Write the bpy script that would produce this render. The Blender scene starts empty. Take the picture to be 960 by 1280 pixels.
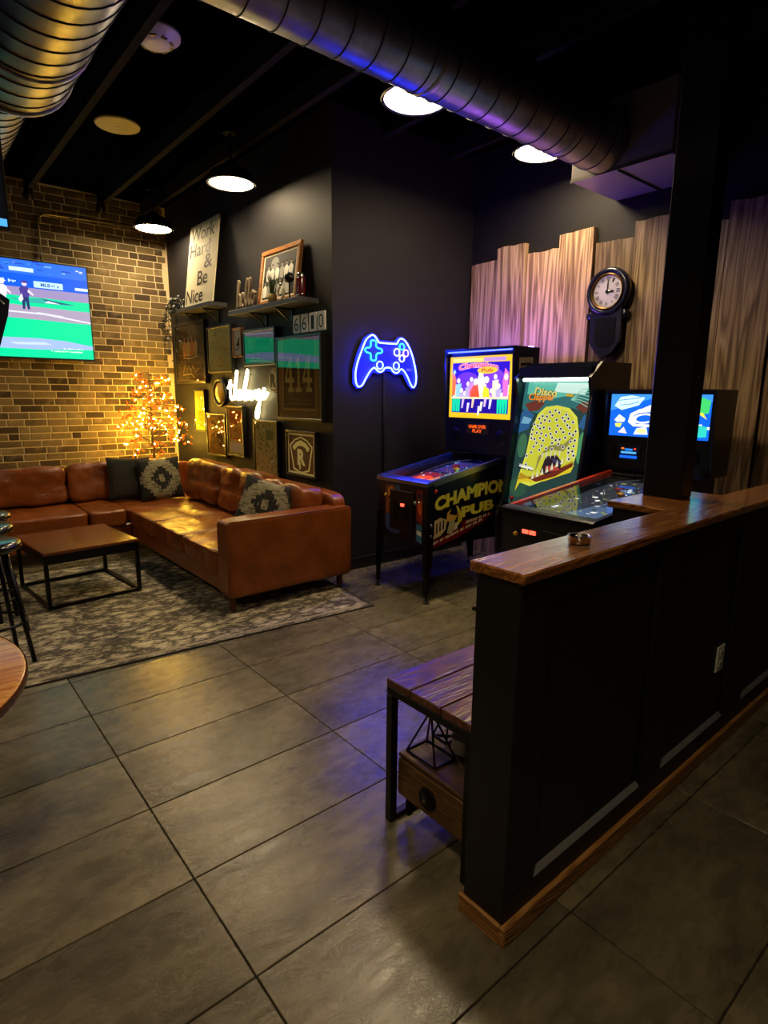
import bpy, math, random
from mathutils import Vector, Matrix, noise
random.seed(7)
R = math.radians
SC = bpy.context.scene
COL = SC.collection

# ---------------------------------------------------------------- camera
cam_d = bpy.data.cameras.new('camera')
cam = bpy.data.objects.new('camera', cam_d)
COL.objects.link(cam)
cam_d.sensor_fit = 'VERTICAL'
cam_d.sensor_height = 36.0
cam_d.lens = 736.0 / 1280.0 * 36.0
cam_d.clip_start = 0.02
yaw, pitch, roll = R(39.84), R(11.32), R(0.55)
fwd = Vector((math.sin(yaw) * math.cos(pitch), math.cos(yaw) * math.cos(pitch), -math.sin(pitch)))
rgt = Vector((math.cos(yaw), -math.sin(yaw), 0))
dwn = fwd.cross(rgt)
r2 = rgt * math.cos(roll) - dwn * math.sin(roll)
d2 = rgt * math.sin(roll) + dwn * math.cos(roll)
m3 = Matrix((r2, -d2, -fwd)).transposed()
cam.matrix_world = Matrix.Translation((0, 0, 1.5)) @ m3.to_4x4()
SC.camera = cam

# ---------------------------------------------------------------- world, exposure
w = bpy.data.worlds.new('world')
SC.world = w
w.use_nodes = True
w.node_tree.nodes['Background'].inputs[0].default_value = (0.02, 0.018, 0.016, 1)
w.node_tree.nodes['Background'].inputs[1].default_value = 0.1
SC.view_settings.view_transform = 'Standard'
SC.view_settings.look = 'None'
SC.view_settings.exposure = 0.42
SC.view_settings.gamma = 1.0
SC.view_settings.use_curve_mapping = False
LAMP = 62.0            # radiance of the dome lamps' diffusers
LAMP_COL = (1.0, 0.77, 0.45)

# ---------------------------------------------------------------- helpers
def lin(c):
    if isinstance(c, str):
        c = c.lstrip('#')
        c = tuple(int(c[i:i + 2], 16) / 255 for i in (0, 2, 4))
    return tuple((v / 12.92 if v <= .04045 else ((v + .055) / 1.055) ** 2.4) for v in c[:3])

class MB:
    """collects faces of one mesh"""
    def __init__(s, off=(0, 0, 0)):
        s.v, s.f, s.o = [], [], Vector(off)
    def add(s, vs, fs):
        b = len(s.v)
        s.v += [tuple(Vector(p) - s.o) for p in vs]
        s.f += [tuple(i + b for i in f) for f in fs]
        return s
    def box(s, x0, x1, y0, y1, z0, z1, c=0.0, m=None):
        if x0 > x1: x0, x1 = x1, x0
        if y0 > y1: y0, y1 = y1, y0
        if z0 > z1: z0, z1 = z1, z0
        c = min(c, (x1 - x0) * .45, (y1 - y0) * .45, (z1 - z0) * .45)
        if c <= 0:
            vs = [(x, y, z) for x in (x0, x1) for y in (y0, y1) for z in (z0, z1)]
            fs = [(0, 1, 3, 2), (4, 6, 7, 5), (0, 4, 5, 1), (2, 3, 7, 6), (0, 2, 6, 4), (1, 5, 7, 3)]
        else:
            X, Y, Z = (x0, x1), (y0, y1), (z0, z1)
            vs, idx = [], {}
            for i in (0, 1):
                for j in (0, 1):
                    for k in (0, 1):
                        sx, sy, sz = (1, -1)[i], (1, -1)[j], (1, -1)[k]
                        for a in range(3):
                            p = [X[i] + sx * c, Y[j] + sy * c, Z[k] + sz * c]
                            p[a] = (X[i], Y[j], Z[k])[a]
                            idx[i, j, k, a] = len(vs); vs.append(tuple(p))
            fs = []
            for i in (0, 1):
                q = [idx[i, 0, 0, 0], idx[i, 1, 0, 0], idx[i, 1, 1, 0], idx[i, 0, 1, 0]]
                fs.append(tuple(q if i else q[::-1]))
                q = [idx[0, i, 0, 1], idx[0, i, 1, 1], idx[1, i, 1, 1], idx[1, i, 0, 1]]
                fs.append(tuple(q if i else q[::-1]))
                q = [idx[0, 0, i, 2], idx[1, 0, i, 2], idx[1, 1, i, 2], idx[0, 1, i, 2]]
                fs.append(tuple(q if i else q[::-1]))
            for i in (0, 1):
                for j in (0, 1):
                    q = [idx[i, j, 0, 0], idx[i, j, 1, 0], idx[i, j, 1, 1], idx[i, j, 0, 1]]
                    fs.append(tuple(q if i != j else q[::-1]))
                    q = [idx[i, 0, j, 0], idx[i, 1, j, 0], idx[i, 1, j, 2], idx[i, 0, j, 2]]
                    fs.append(tuple(q if i == j else q[::-1]))
                    q = [idx[0, i, j, 1], idx[1, i, j, 1], idx[1, i, j, 2], idx[0, i, j, 2]]
                    fs.append(tuple(q if i != j else q[::-1]))
            for i in (0, 1):
                for j in (0, 1):
                    for k in (0, 1):
                        q = [idx[i, j, k, 0], idx[i, j, k, 1], idx[i, j, k, 2]]
                        fs.append(tuple(q if (i + j + k) % 2 else q[::-1]))
        if m is not None: vs = [m @ Vector(p) for p in vs]
        return s.add(vs, fs)
    def prism(s, poly, a, b, axis='z', m=None):
        """polygon (2D) extruded from a to b along axis; 2D coords are the other two axes in order"""
        n = len(poly)
        def P(p, t):
            return {'z': (p[0], p[1], t), 'y': (p[0], t, p[1]), 'x': (t, p[0], p[1])}[axis]
        vs = [P(p, a) for p in poly] + [P(p, b) for p in poly]
        fs = [tuple(range(n))[::-1], tuple(range(n, 2 * n))] + [(i, (i + 1) % n, n + (i + 1) % n, n + i) for i in range(n)]
        if m is not None: vs = [m @ Vector(p) for p in vs]
        return s.add(vs, fs)
    def tube(s, pts, r, n=8, closed=False, caps=True, flat=None):
        pts = [Vector(p) for p in pts]
        N = len(pts)
        rs = r if isinstance(r, (list, tuple)) else [r] * N
        tang = []
        for i in range(N):
            if closed: t = pts[(i + 1) % N] - pts[i - 1]
            else: t = pts[min(i + 1, N - 1)] - pts[max(i - 1, 0)]
            tang.append(t.normalized() if t.length > 1e-9 else Vector((0, 0, 1)))
        up = Vector((0, 0, 1)) if abs(tang[0].z) < .9 else Vector((1, 0, 0))
        u = tang[0].cross(up).normalized()
        vs, fs = [], []
        for i in range(N):
            t = tang[i]
            u = (u - t * u.dot(t))
            u = u.normalized() if u.length > 1e-6 else t.orthogonal().normalized()
            v = t.cross(u)
            for k in range(n):
                a = 2 * math.pi * k / n
                d = u * (math.cos(a) * rs[i]) + v * (math.sin(a) * rs[i])
                if flat: d = d - Vector(flat[0]) * d.dot(Vector(flat[0])) * (1 - flat[1])
                vs.append(pts[i] + d)
        for i in range(N if closed else N - 1):
            j = (i + 1) % N
            for k in range(n):
                fs.append((i * n + k, i * n + (k + 1) % n, j * n + (k + 1) % n, j * n + k))
        if caps and not closed:
            fs.append(tuple(range(n))[::-1]); fs.append(tuple((N - 1) * n + k for k in range(n)))
        return s.add(vs, fs)
    def lathe(s, prof, n=24, m=None):
        """profile [(r,z)] revolved about z"""
        vs, fs = [], []
        for (r, z) in prof:
            for k in range(n):
                a = 2 * math.pi * k / n
                vs.append((r * math.cos(a), r * math.sin(a), z))
        for i in range(len(prof) - 1):
            for k in range(n):
                fs.append((i * n + k, i * n + (k + 1) % n, (i + 1) * n + (k + 1) % n, (i + 1) * n + k))
        if len(prof) == 2: fs.append(tuple(range(n))[::-1])
        if len(prof) == 2: fs.append(tuple((len(prof) - 1) * n + k for k in range(n)))
        if m is not None: vs = [m @ Vector(p) for p in vs]
        return s.add(vs, fs)
    def ball(s, c, r, n=10, k=6, sc=(1, 1, 1)):
        prof = [(max(1e-7, r * math.sin(math.pi * i / k)), -r * math.cos(math.pi * i / k)) for i in range(k + 1)]
        return s.lathe(prof, n, Matrix.Translation(c) @ Matrix.Diagonal((*sc, 1)))
    def puff(s, c, h, e=5.0, n=14, fn=None, m=None):
        """rounded cushion block, centre c, half size h, superellipsoid exponent e"""
        key, vs, fs = {}, [], []
        def P(p):
            q = tuple(round(t, 6) for t in p)
            if q not in key:
                key[q] = len(vs)
                L = sum(abs(t) ** e for t in p) ** (1 / e)
                v = Vector((p[0] / L * h[0], p[1] / L * h[1], p[2] / L * h[2]))
                if fn: v = fn(v, p)
                v = (m @ v) if m is not None else v
                vs.append(v + Vector(c))
            return key[q]
        g = [-1 + 2 * i / n for i in range(n + 1)]
        g = [math.copysign(abs(t) ** .75, t) for t in g]
        for a in range(3):
            for sgn in (-1, 1):
                for i in range(n):
                    for j in range(n):
                        q = []
                        for (u, w_) in ((g[i], g[j]), (g[i + 1], g[j]), (g[i + 1], g[j + 1]), (g[i], g[j + 1])):
                            p = [0, 0, 0]; p[a] = sgn; p[(a + 1) % 3] = u; p[(a + 2) % 3] = w_
                            q.append(P(p))
                        fs.append(tuple(q if sgn > 0 else q[::-1]))
        return s.add(vs, fs)
    def mesh(s, name, mat, smooth=False):
        me = bpy.data.meshes.new(name)
        me.from_pydata(s.v, [], s.f)
        me.materials.append(mat)
        if smooth: me.polygons.foreach_set('use_smooth', [True] * len(me.polygons))
        me.update()
        return me
    def build(s, name, mat, parent=None, smooth=False, sharp=None):
        me = s.mesh(name, mat, smooth or sharp is not None)
        if sharp is not None:
            me.set_sharp_from_angle(angle=R(sharp))
        return link(name, me, parent)

def link(name, me, parent=None):
    o = bpy.data.objects.new(name, me)
    COL.objects.link(o)
    o.parent = parent
    return o

def tag(o, label, cat, group=None, kind=None):
    if label: o['label'] = label
    if cat: o['category'] = cat
    if group: o['group'] = group
    if kind: o['kind'] = kind
    return o

def thing(name, label, cat, loc=(0, 0, 0), rz=0.0, group=None):
    o = bpy.data.objects.new(name, None)
    o.empty_display_size = .05
    COL.objects.link(o)
    o.location = loc
    o.rotation_euler = (0, 0, rz)
    return tag(o, label, cat, group)

def struct(name, o_or_none=None, loc=(0, 0, 0), rz=0.0, label=None):
    o = o_or_none
    if o is None:
        o = bpy.data.objects.new(name, None); COL.objects.link(o)
        o.location = loc; o.rotation_euler = (0, 0, rz)
    o['kind'] = 'structure'
    if label: o['label'] = label
    return o

def copy_tree(o, parent=None, loc=None, rz=None, label=None):
    c = o.copy(); COL.objects.link(c); c.parent = parent
    if loc is not None: c.location = loc
    if rz is not None: c.rotation_euler = (0, 0, rz)
    if label: c['label'] = label
    for ch in list(o.children):
        copy_tree(ch, c)
    return c

# ---------------------------------------------------------------- materials
def new_mat(name):
    m = bpy.data.materials.new(name); m.use_nodes = True
    nt = m.node_tree
    return m, nt, nt.nodes['Principled BSDF']

def N(nt, t, **kw):
    n = nt.nodes.new(t)
    for k, v in kw.items():
        if k.startswith('i_'): n.inputs[int(k[2:])].default_value = v
        else: setattr(n, k, v)
    return n

def coords(nt, scale=(1, 1, 1), rnd=True, rot=(0, 0, 0)):
    tc = N(nt, 'ShaderNodeTexCoord'); mp = N(nt, 'ShaderNodeMapping')
    mp.inputs['Scale'].default_value = scale
    mp.inputs['Rotation'].default_value = rot
    src = tc.outputs['Object']
    if rnd:
        oi = N(nt, 'ShaderNodeObjectInfo'); ad = N(nt, 'ShaderNodeVectorMath', operation='MULTIPLY_ADD')
        nt.links.new(oi.outputs['Random'], ad.inputs[0])
        ad.inputs[1].default_value = (37.0, 53.0, 29.0)
        nt.links.new(src, ad.inputs[2]); src = ad.outputs[0]
    nt.links.new(src, mp.inputs['Vector'])
    return mp.outputs[0]

def ramp(nt, fac, stops):
    r = N(nt, 'ShaderNodeValToRGB')
    e = r.color_ramp.elements
    while len(e) < len(stops): e.new(.5)
    for i, (p, c) in enumerate(stops):
        e[i].position = p; e[i].color = (*c, 1)
    nt.links.new(fac, r.inputs[0])
    return r.outputs[0]

def mixc(nt, fac, a, b, mode='MIX'):
    n = N(nt, 'ShaderNodeMix', data_type='RGBA', blend_type=mode)
    for s_, x in ((0, fac), (6, a), (7, b)):
        if hasattr(x, 'links'): nt.links.new(x, n.inputs[s_])
        else: n.inputs[s_].default_value = x if s_ == 0 else (*x, 1)
    return n.outputs[2]

def noise_t(nt, vec, scale, detail=4, rough=.55, dist=0):
    n = N(nt, 'ShaderNodeTexNoise')
    n.inputs['Scale'].default_value = scale; n.inputs['Detail'].default_value = detail
    n.inputs['Roughness'].default_value = rough; n.inputs['Distortion'].default_value = dist
    nt.links.new(vec, n.inputs['Vector'])
    return n.outputs['Fac']

def bump(nt, p, h, strength, dist=.01):
    b = N(nt, 'ShaderNodeBump')
    b.inputs['Strength'].default_value = strength; b.inputs['Distance'].default_value = dist
    nt.links.new(h, b.inputs['Height']); nt.links.new(b.outputs[0], p.inputs['Normal'])

def plain(name, col, rough=.5, metal=0.0, vary=.12, scale=18, bmp=0.0, coat=0.0, emit=None, es=0, spec=.5):
    m, nt, p = new_mat(name)
    p.inputs['Specular IOR Level'].default_value = spec
    c = lin(col)
    v = coords(nt, rnd=True)
    f = noise_t(nt, v, scale)
    cc = mixc(nt, f, tuple(max(0, t * (1 - vary)) for t in c), tuple(min(1, t * (1 + vary)) for t in c))
    nt.links.new(cc, p.inputs['Base Color'])
    p.inputs['Roughness'].default_value = rough
    p.inputs['Metallic'].default_value = metal
    p.inputs['Coat Weight'].default_value = coat
    p.inputs['Coat Roughness'].default_value = .08
    if bmp: bump(nt, p, f, bmp)
    if emit:
        p.inputs['Emission Color'].default_value = (*emit, 1)
        p.inputs['Emission Strength'].default_value = es
    return m

def glow(name, col, s):
    m, nt, p = new_mat(name)
    p.inputs['Base Color'].default_value = (.02, .02, .02, 1)
    p.inputs['Emission Color'].default_value = (*col, 1)
    p.inputs['Emission Strength'].default_value = s
    return m

def wood(name, stops, rough=.4, axis=0, ring=9.0, bmp=.25, coat=0.0, along=1.2, var=.35, dist=.6):
    """grain runs along the given local axis; every object gets its own offset"""
    m, nt, p = new_mat(name)
    sc = [ring, ring, ring]; sc[axis] = along
    v = coords(nt, tuple(sc))
    n1 = noise_t(nt, v, 1.0, 3, .5, dist)
    wv = N(nt, 'ShaderNodeMath', operation='MULTIPLY'); nt.links.new(n1, wv.inputs[0]); wv.inputs[1].default_value = 9.0
    fr = N(nt, 'ShaderNodeMath', operation='PINGPONG'); nt.links.new(wv.outputs[0], fr.inputs[0]); fr.inputs[1].default_value = .5
    d2_ = N(nt, 'ShaderNodeMath', operation='MULTIPLY'); nt.links.new(fr.outputs[0], d2_.inputs[0]); d2_.inputs[1].default_value = 2.0
    sc2 = [ring * 9, ring * 9, ring * 9]; sc2[axis] = along * 3
    n2 = noise_t(nt, coords(nt, tuple(sc2)), 1.0, 3)
    mx = N(nt, 'ShaderNodeMix', data_type='FLOAT'); mx.inputs[0].default_value = .45
    nt.links.new(d2_.outputs[0], mx.inputs[2]); nt.links.new(n2, mx.inputs[3])
    c = ramp(nt, mx.outputs[0], stops)
    oi = N(nt, 'ShaderNodeObjectInfo')
    mr = N(nt, 'ShaderNodeMapRange'); nt.links.new(oi.outputs['Random'], mr.inputs[0])
    mr.inputs[3].default_value = 1 - var; mr.inputs[4].default_value = 1 + var * .3
    vm = N(nt, 'ShaderNodeVectorMath', operation='SCALE'); nt.links.new(c, vm.inputs[0]); nt.links.new(mr.outputs[0], vm.inputs['Scale'])
    nt.links.new(vm.outputs[0], p.inputs['Base Color'])
    p.inputs['Roughness'].default_value = rough
    p.inputs['Coat Weight'].default_value = coat; p.inputs['Coat Roughness'].default_value = .15
    if bmp: bump(nt, p, mx.outputs[0], bmp, .006)
    return m

def art_mat(name, rough=.5, emit=0.0):
    """flat print: colours come from the face colours of the print itself"""
    m, nt, p = new_mat(name)
    a = N(nt, 'ShaderNodeAttribute', attribute_name='Col')
    if emit:
        p.inputs['Base Color'].default_value = (.01, .01, .01, 1)
        nt.links.new(a.outputs['Color'], p.inputs['Emission Color'])
        p.inputs['Emission Strength'].default_value = emit
        p.inputs['Roughness'].default_value = .3
        p.inputs['Specular IOR Level'].default_value = .15
    else:
        nt.links.new(a.outputs['Color'], p.inputs['Base Color'])
        p.inputs['Roughness'].default_value = rough
        p.inputs['Specular IOR Level'].default_value = .15 if rough > .4 else .5
    return m

def glass_mat(name, ior=1.6, tint=(1, 1, 1)):
    m = bpy.data.materials.new(name); m.use_nodes = True
    nt = m.node_tree; nt.nodes.clear()
    out = N(nt, 'ShaderNodeOutputMaterial'); mx = N(nt, 'ShaderNodeMixShader')
    t = N(nt, 'ShaderNodeBsdfTransparent'); g = N(nt, 'ShaderNodeBsdfGlossy'); f = N(nt, 'ShaderNodeFresnel')
    t.inputs[0].default_value = (*tint, 1); g.inputs['Roughness'].default_value = .02; f.inputs[0].default_value = ior
    nt.links.new(f.outputs[0], mx.inputs[0]); nt.links.new(t.outputs[0], mx.inputs[1]); nt.links.new(g.outputs[0], mx.inputs[2])
    nt.links.new(mx.outputs[0], out.inputs[0])
    return m

K = {}
K['black_paint'] = plain('black_paint', '#1c1a1d', .62, vary=.15, scale=3, bmp=.05, spec=.3)
K['black_satin'] = plain('black_satin', '#101013', .35, vary=.15, scale=4)
K['partition_black'] = plain('partition_black', '#0d0d10', .5, vary=.15, scale=4)
K['ceiling_black'] = plain('ceiling_black', '#030303', .9, vary=.3, scale=5, bmp=.2, spec=0.0)
K['joist'] = plain('joist', '#26241f', .9, vary=.4, scale=14, bmp=.2, spec=.05)
K['black_metal'] = plain('black_metal', '#131314', .35, .6, vary=.2)
K['black_plastic'] = plain('black_plastic', '#0d0d10', .3, vary=.2)
K['chrome'] = plain('chrome', '#b8b8b8', .2, 1.0, vary=.08)
K['steel'] = plain('steel', '#9a9a96', .32, 1.0, vary=.12)
K['frame_black'] = plain('frame_black', '#191715', .35, vary=.2)
K['frame_brown'] = wood('frame_brown', [(0, lin('#4a2a12')), (1, lin('#8a5526'))], .4, 1, 30)
K['white_plastic'] = plain('white_plastic', '#e8e6e0', .4, vary=.04)
K['paper'] = plain('paper', '#dcd0b0', .7, vary=.06)
K['tan'] = plain('tan', '#a08858', .8, vary=.25, scale=30)
K['art'] = art_mat('printed_art', .55)
K['art_gloss'] = art_mat('printed_art_gloss', .25)
K['screen'] = art_mat('lit_screen', emit=1.0)
K['backglass'] = art_mat('lit_backglass', emit=1.05)
K['lit_art'] = art_mat('lit_playfield', emit=1.9)
K['glass'] = glass_mat('picture_glass', 1.5)
K['glass_hi'] = glass_mat('glossy_picture_glass', 2.0)
K['clear'] = glass_mat('clear_glass', 1.5)
K['mortar'] = plain('mortar', '#d0bd98', .9, vary=.18, scale=40, bmp=.4)
# brick: every brick takes its own tone
def brick_mat():
    m, nt, p = new_mat('old_brick')
    oi = N(nt, 'ShaderNodeObjectInfo')
    tone = ramp(nt, oi.outputs['Random'], [(0, lin('#33261a')), (.16, lin('#4a3b26')), (.34, lin('#75633f')), (.6, lin('#82704c')), (.84, lin('#6a583a')), (1, lin('#4e3c26'))])
    f = noise_t(nt, coords(nt, (1, 1, 1)), 22, 6, .7)
    f2 = noise_t(nt, coords(nt, (1, 1, 1)), 6, 3, .5)
    c = mixc(nt, f, tuple(t * .72 for t in (1, 1, 1)), (1.2, 1.2, 1.15))
    c2 = mixc(nt, 1.0, tone, c, 'MULTIPLY')
    c3 = mixc(nt, ramp(nt, f2, [(.55, (0, 0, 0)), (.75, (.5, .5, .5))]), c2, lin('#a89470'))
    nt.links.new(c3, p.inputs['Base Color'])
    p.inputs['Roughness'].default_value = .9
    bump(nt, p, f, .6, .012)
    return m
K['brick'] = brick_mat()

def tile_mat():
    m, nt, p = new_mat('stone_tile')
    v = coords(nt, (1, 2.2, 1))
    a = noise_t(nt, v, 1.7, 6, .6, .4)
    b = noise_t(nt, coords(nt, (6, 14, 6)), 1.6, 6, .65, .5)
    g = N(nt, 'ShaderNodeMix', data_type='FLOAT'); g.inputs[0].default_value = .3
    nt.links.new(a, g.inputs[2]); nt.links.new(b, g.inputs[3])
    c = ramp(nt, g.outputs[0], [(.28, lin('#403a2e')), (.46, lin('#655d4a')), (.56, lin('#7a7058')), (.74, lin('#a0957a'))])
    oi = N(nt, 'ShaderNodeObjectInfo')
    mr = N(nt, 'ShaderNodeMapRange'); nt.links.new(oi.outputs['Random'], mr.inputs[0]); mr.inputs[3].default_value = .86; mr.inputs[4].default_value = 1.1
    vm = N(nt, 'ShaderNodeVectorMath', operation='SCALE'); nt.links.new(c, vm.inputs[0]); nt.links.new(mr.outputs[0], vm.inputs['Scale'])
    nt.links.new(vm.outputs[0], p.inputs['Base Color'])
    rr = N(nt, 'ShaderNodeMapRange'); nt.links.new(b, rr.inputs[0]); rr.inputs[3].default_value = .15; rr.inputs[4].default_value = .40
    nt.links.new(rr.outputs[0], p.inputs['Roughness'])
    bump(nt, p, b, .22, .012)
    return m
K['tile'] = tile_mat()
K['grout'] = plain('grout', '#241e17', .9, vary=.2)

def leather_mat():
    m, nt, p = new_mat('cognac_leather')
    v = coords(nt)
    a = noise_t(nt, v, 5, 5, .6)
    c = ramp(nt, a, [(.3, lin('#6a360e')), (.55, lin('#854415')), (.8, lin('#98541c'))])
    nt.links.new(c, p.inputs['Base Color'])
    p.inputs['Roughness'].default_value = .30
    vo = N(nt, 'ShaderNodeTexVoronoi'); vo.inputs['Scale'].default_value = 260; nt.links.new(v, vo.inputs['Vector'])
    nz_ = N(nt, 'ShaderNodeTexNoise'); nz_.inputs['Scale'].default_value = 4.0; nt.links.new(v, nz_.inputs['Vector'])
    ad = N(nt, 'ShaderNodeVectorMath', operation='MULTIPLY_ADD'); nt.links.new(nz_.outputs['Color'], ad.inputs[0]); ad.inputs[1].default_value = (.25, .25, .25); nt.links.new(v, ad.inputs[2])
    cr_ = N(nt, 'ShaderNodeTexVoronoi', feature='DISTANCE_TO_EDGE'); cr_.inputs['Scale'].default_value = 4.5; nt.links.new(ad.outputs[0], cr_.inputs['Vector'])
    mr = N(nt, 'ShaderNodeMapRange', interpolation_type='SMOOTHSTEP'); nt.links.new(cr_.outputs['Distance'], mr.inputs[0]); mr.inputs[2].default_value = .07
    b1 = N(nt, 'ShaderNodeBump'); b1.inputs['Strength'].default_value = .09; b1.inputs['Distance'].default_value = .012; nt.links.new(mr.outputs[0], b1.inputs['Height'])
    b2 = N(nt, 'ShaderNodeBump'); b2.inputs['Strength'].default_value = .08; b2.inputs['Distance'].default_value = .003; nt.links.new(vo.outputs['Distance'], b2.inputs['Height'])
    nt.links.new(b1.outputs[0], b2.inputs['Normal']); nt.links.new(b2.outputs[0], p.inputs['Normal'])
    return m
K['leather'] = leather_mat()

def rug_mat():
    m, nt, p = new_mat('distressed_rug')
    v = coords(nt, (1, 1, 1), rnd=False)
    a = noise_t(nt, coords(nt, (24, 70, 1), rnd=False), 1.0, 5, .7, .8)
    b = noise_t(nt, coords(nt, (3.2, 5, 1), rnd=False), 1.0, 3, .6, 1.2)
    vo = N(nt, 'ShaderNodeTexVoronoi', feature='DISTANCE_TO_EDGE'); vo.inputs['Scale'].default_value = 7
    nt.links.new(coords(nt, (1, 1.7, 1), rnd=False), vo.inputs['Vector'])
    ad = N(nt, 'ShaderNodeMath', operation='MULTIPLY_ADD'); nt.links.new(vo.outputs[0], ad.inputs[0]); ad.inputs[1].default_value = .55
    nt.links.new(a, ad.inputs[2])
    ad2 = N(nt, 'ShaderNodeMath', operation='MULTIPLY_ADD'); nt.links.new(b, ad2.inputs[0]); ad2.inputs[1].default_value = .5; nt.links.new(ad.outputs[0], ad2.inputs[2])
    c = ramp(nt, ad2.outputs[0], [(.74, lin('#26221f')), (.81, lin('#5e574e')), (.87, lin('#a89b80')), (1.05 if 0 else 1.0, lin('#d8ccae'))])
    fine = noise_t(nt, v, 160, 2)
    c2 = mixc(nt, fine, c, tuple(t * .6 for t in lin('#b5a88c')), 'MIX')
    mm = c2.node; nt.links.remove(mm.inputs[0].links[0]); mm.inputs[0].default_value = .18
    nt.links.new(c2, p.inputs['Base Color'])
    p.inputs['Roughness'].default_value = .95
    bump(nt, p, fine, .5, .004)
    return m
K['rug'] = rug_mat()
K['rug_edge'] = plain('rug_edge', '#2c2824', .95, vary=.3, scale=80)
K['rug_band'] = plain('rug_band', '#a3977c', .95, vary=.4, scale=50)

def duct_mat():
    m, nt, p = new_mat('galvanised_steel')
    f = noise_t(nt, coords(nt), 9, 4)
    c = ramp(nt, f, [(.3, lin('#77777a')), (.7, lin('#9c9c9a'))])
    nt.links.new(c, p.inputs['Base Color'])
    p.inputs['Metallic'].default_value = 1.0
    p.inputs['Roughness'].default_value = .36
    bump(nt, p, f, .08)
    return m
K['duct'] = duct_mat()
K['duct_seam'] = plain('duct_seam', '#3a3a3a', .5, .8)

K['cap_wood'] = wood('cap_wood', [(0, lin('#4a2810')), (.45, lin('#8c5424')), (1, lin('#c08040'))], .25, 0, 11, .3, .7, 1.2, .1)
K['pine'] = wood('raw_pine', [(0, lin('#6a3e1a')), (.45, lin('#b87c40')), (1, lin('#e0ac68'))], .55, 0, 14, .4)
K['bench_wood'] = wood('bench_wood', [(0, lin('#2a120a')), (.5, lin('#562a18')), (1, lin('#80472a'))], .32, 0, 9, .4, .25)
K['crate_wood'] = wood('crate_wood', [(0, lin('#3a2412')), (.5, lin('#5e4020')), (1, lin('#7c5a30'))], .6, 1, 9, .4)
K['plank'] = wood('barn_plank', [(0, lin('#33241a')), (.3, lin('#84664c')), (.6, lin('#bc9a74')), (1, lin('#e6caa4'))], .45, 2, 8.5, .25, 0, .42, .62, .25)
K['table_wood'] = wood('table_wood', [(0, lin('#7a3808')), (.35, lin('#d88220')), (1, lin('#ffc45c'))], .3, 0, 16, .15, .4, .8, .05)
K['coffee_top'] = wood('coffee_top', [(0, lin('#5a2c10')), (.5, lin('#7c431a')), (1, lin('#8e5424'))], .22, 0, 6, .05, .4)

# ------------------------------------------------ flat prints made of coloured faces
ART_MATS = {}
DG = None
def text_faces(body, bold=0.0, shear=0.0, space=1.0):
    cu = bpy.data.curves.new('t', 'FONT')
    cu.body = body; cu.size = 1; cu.offset = bold; cu.shear = shear; cu.space_character = space
    cu.resolution_u = 3
    o = bpy.data.objects.new('t', cu); COL.objects.link(o)
    dg = bpy.context.evaluated_depsgraph_get()
    me = bpy.data.meshes.new_from_object(o.evaluated_get(dg))
    vs = [tuple(v.co) for v in me.vertices]; fs = [tuple(p.vertices) for p in me.polygons]
    bpy.data.objects.remove(o); bpy.data.curves.remove(cu); bpy.data.meshes.remove(me)
    x0 = min(v[0] for v in vs); x1 = max(v[0] for v in vs); y0 = min(v[1] for v in vs); y1 = max(v[1] for v in vs)
    return [((v[0] - x0) / (x1 - x0), (v[1] - y0) / (y1 - y0)) for v in vs], fs

def T(col, body, x0, x1, y0, y1, bold=.02, shear=0, warp=None, space=1.0):
    """text stretched into the box; warp(u,v)->(u,v)"""
    vs, fs = text_faces(body, bold, shear, space)
    vs = [(x0 + (x1 - x0) * u, y0 + (y1 - y0) * v) for u, v in vs]
    if warp: vs = [warp(*p) for p in vs]
    return ('mesh', col, vs, fs)
def P_(col, *pts): return ('poly', col, list(pts))
def B_(col, x0, x1, y0, y1): return ('poly', col, [(x0, y0), (x1, y0), (x1, y1), (x0, y1)])
def E_(col, cx, cy, rx, ry=None, n=18, a0=0):
    ry = rx if ry is None else ry
    return ('poly', col, [(cx + rx * math.cos(a0 + 2 * math.pi * i / n), cy + ry * math.sin(a0 + 2 * math.pi * i / n)) for i in range(n)])
def S_(col, pts, wd):
    """stroke: a run of quads"""
    vs, fs = [], []
    for i, p in enumerate(pts):
        a = Vector(pts[max(i - 1, 0)]); b = Vector(pts[min(i + 1, len(pts) - 1)])
        d = (b - a); d = d.normalized() if d.length else Vector((1, 0))
        n = Vector((-d.y, d.x)) * wd * .5
        vs += [tuple(Vector(p) + n), tuple(Vector(p) - n)]
    for i in range(len(pts) - 1): fs.append((2 * i, 2 * i + 1, 2 * i + 3, 2 * i + 2))
    return ('mesh', col, vs, fs)

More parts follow.
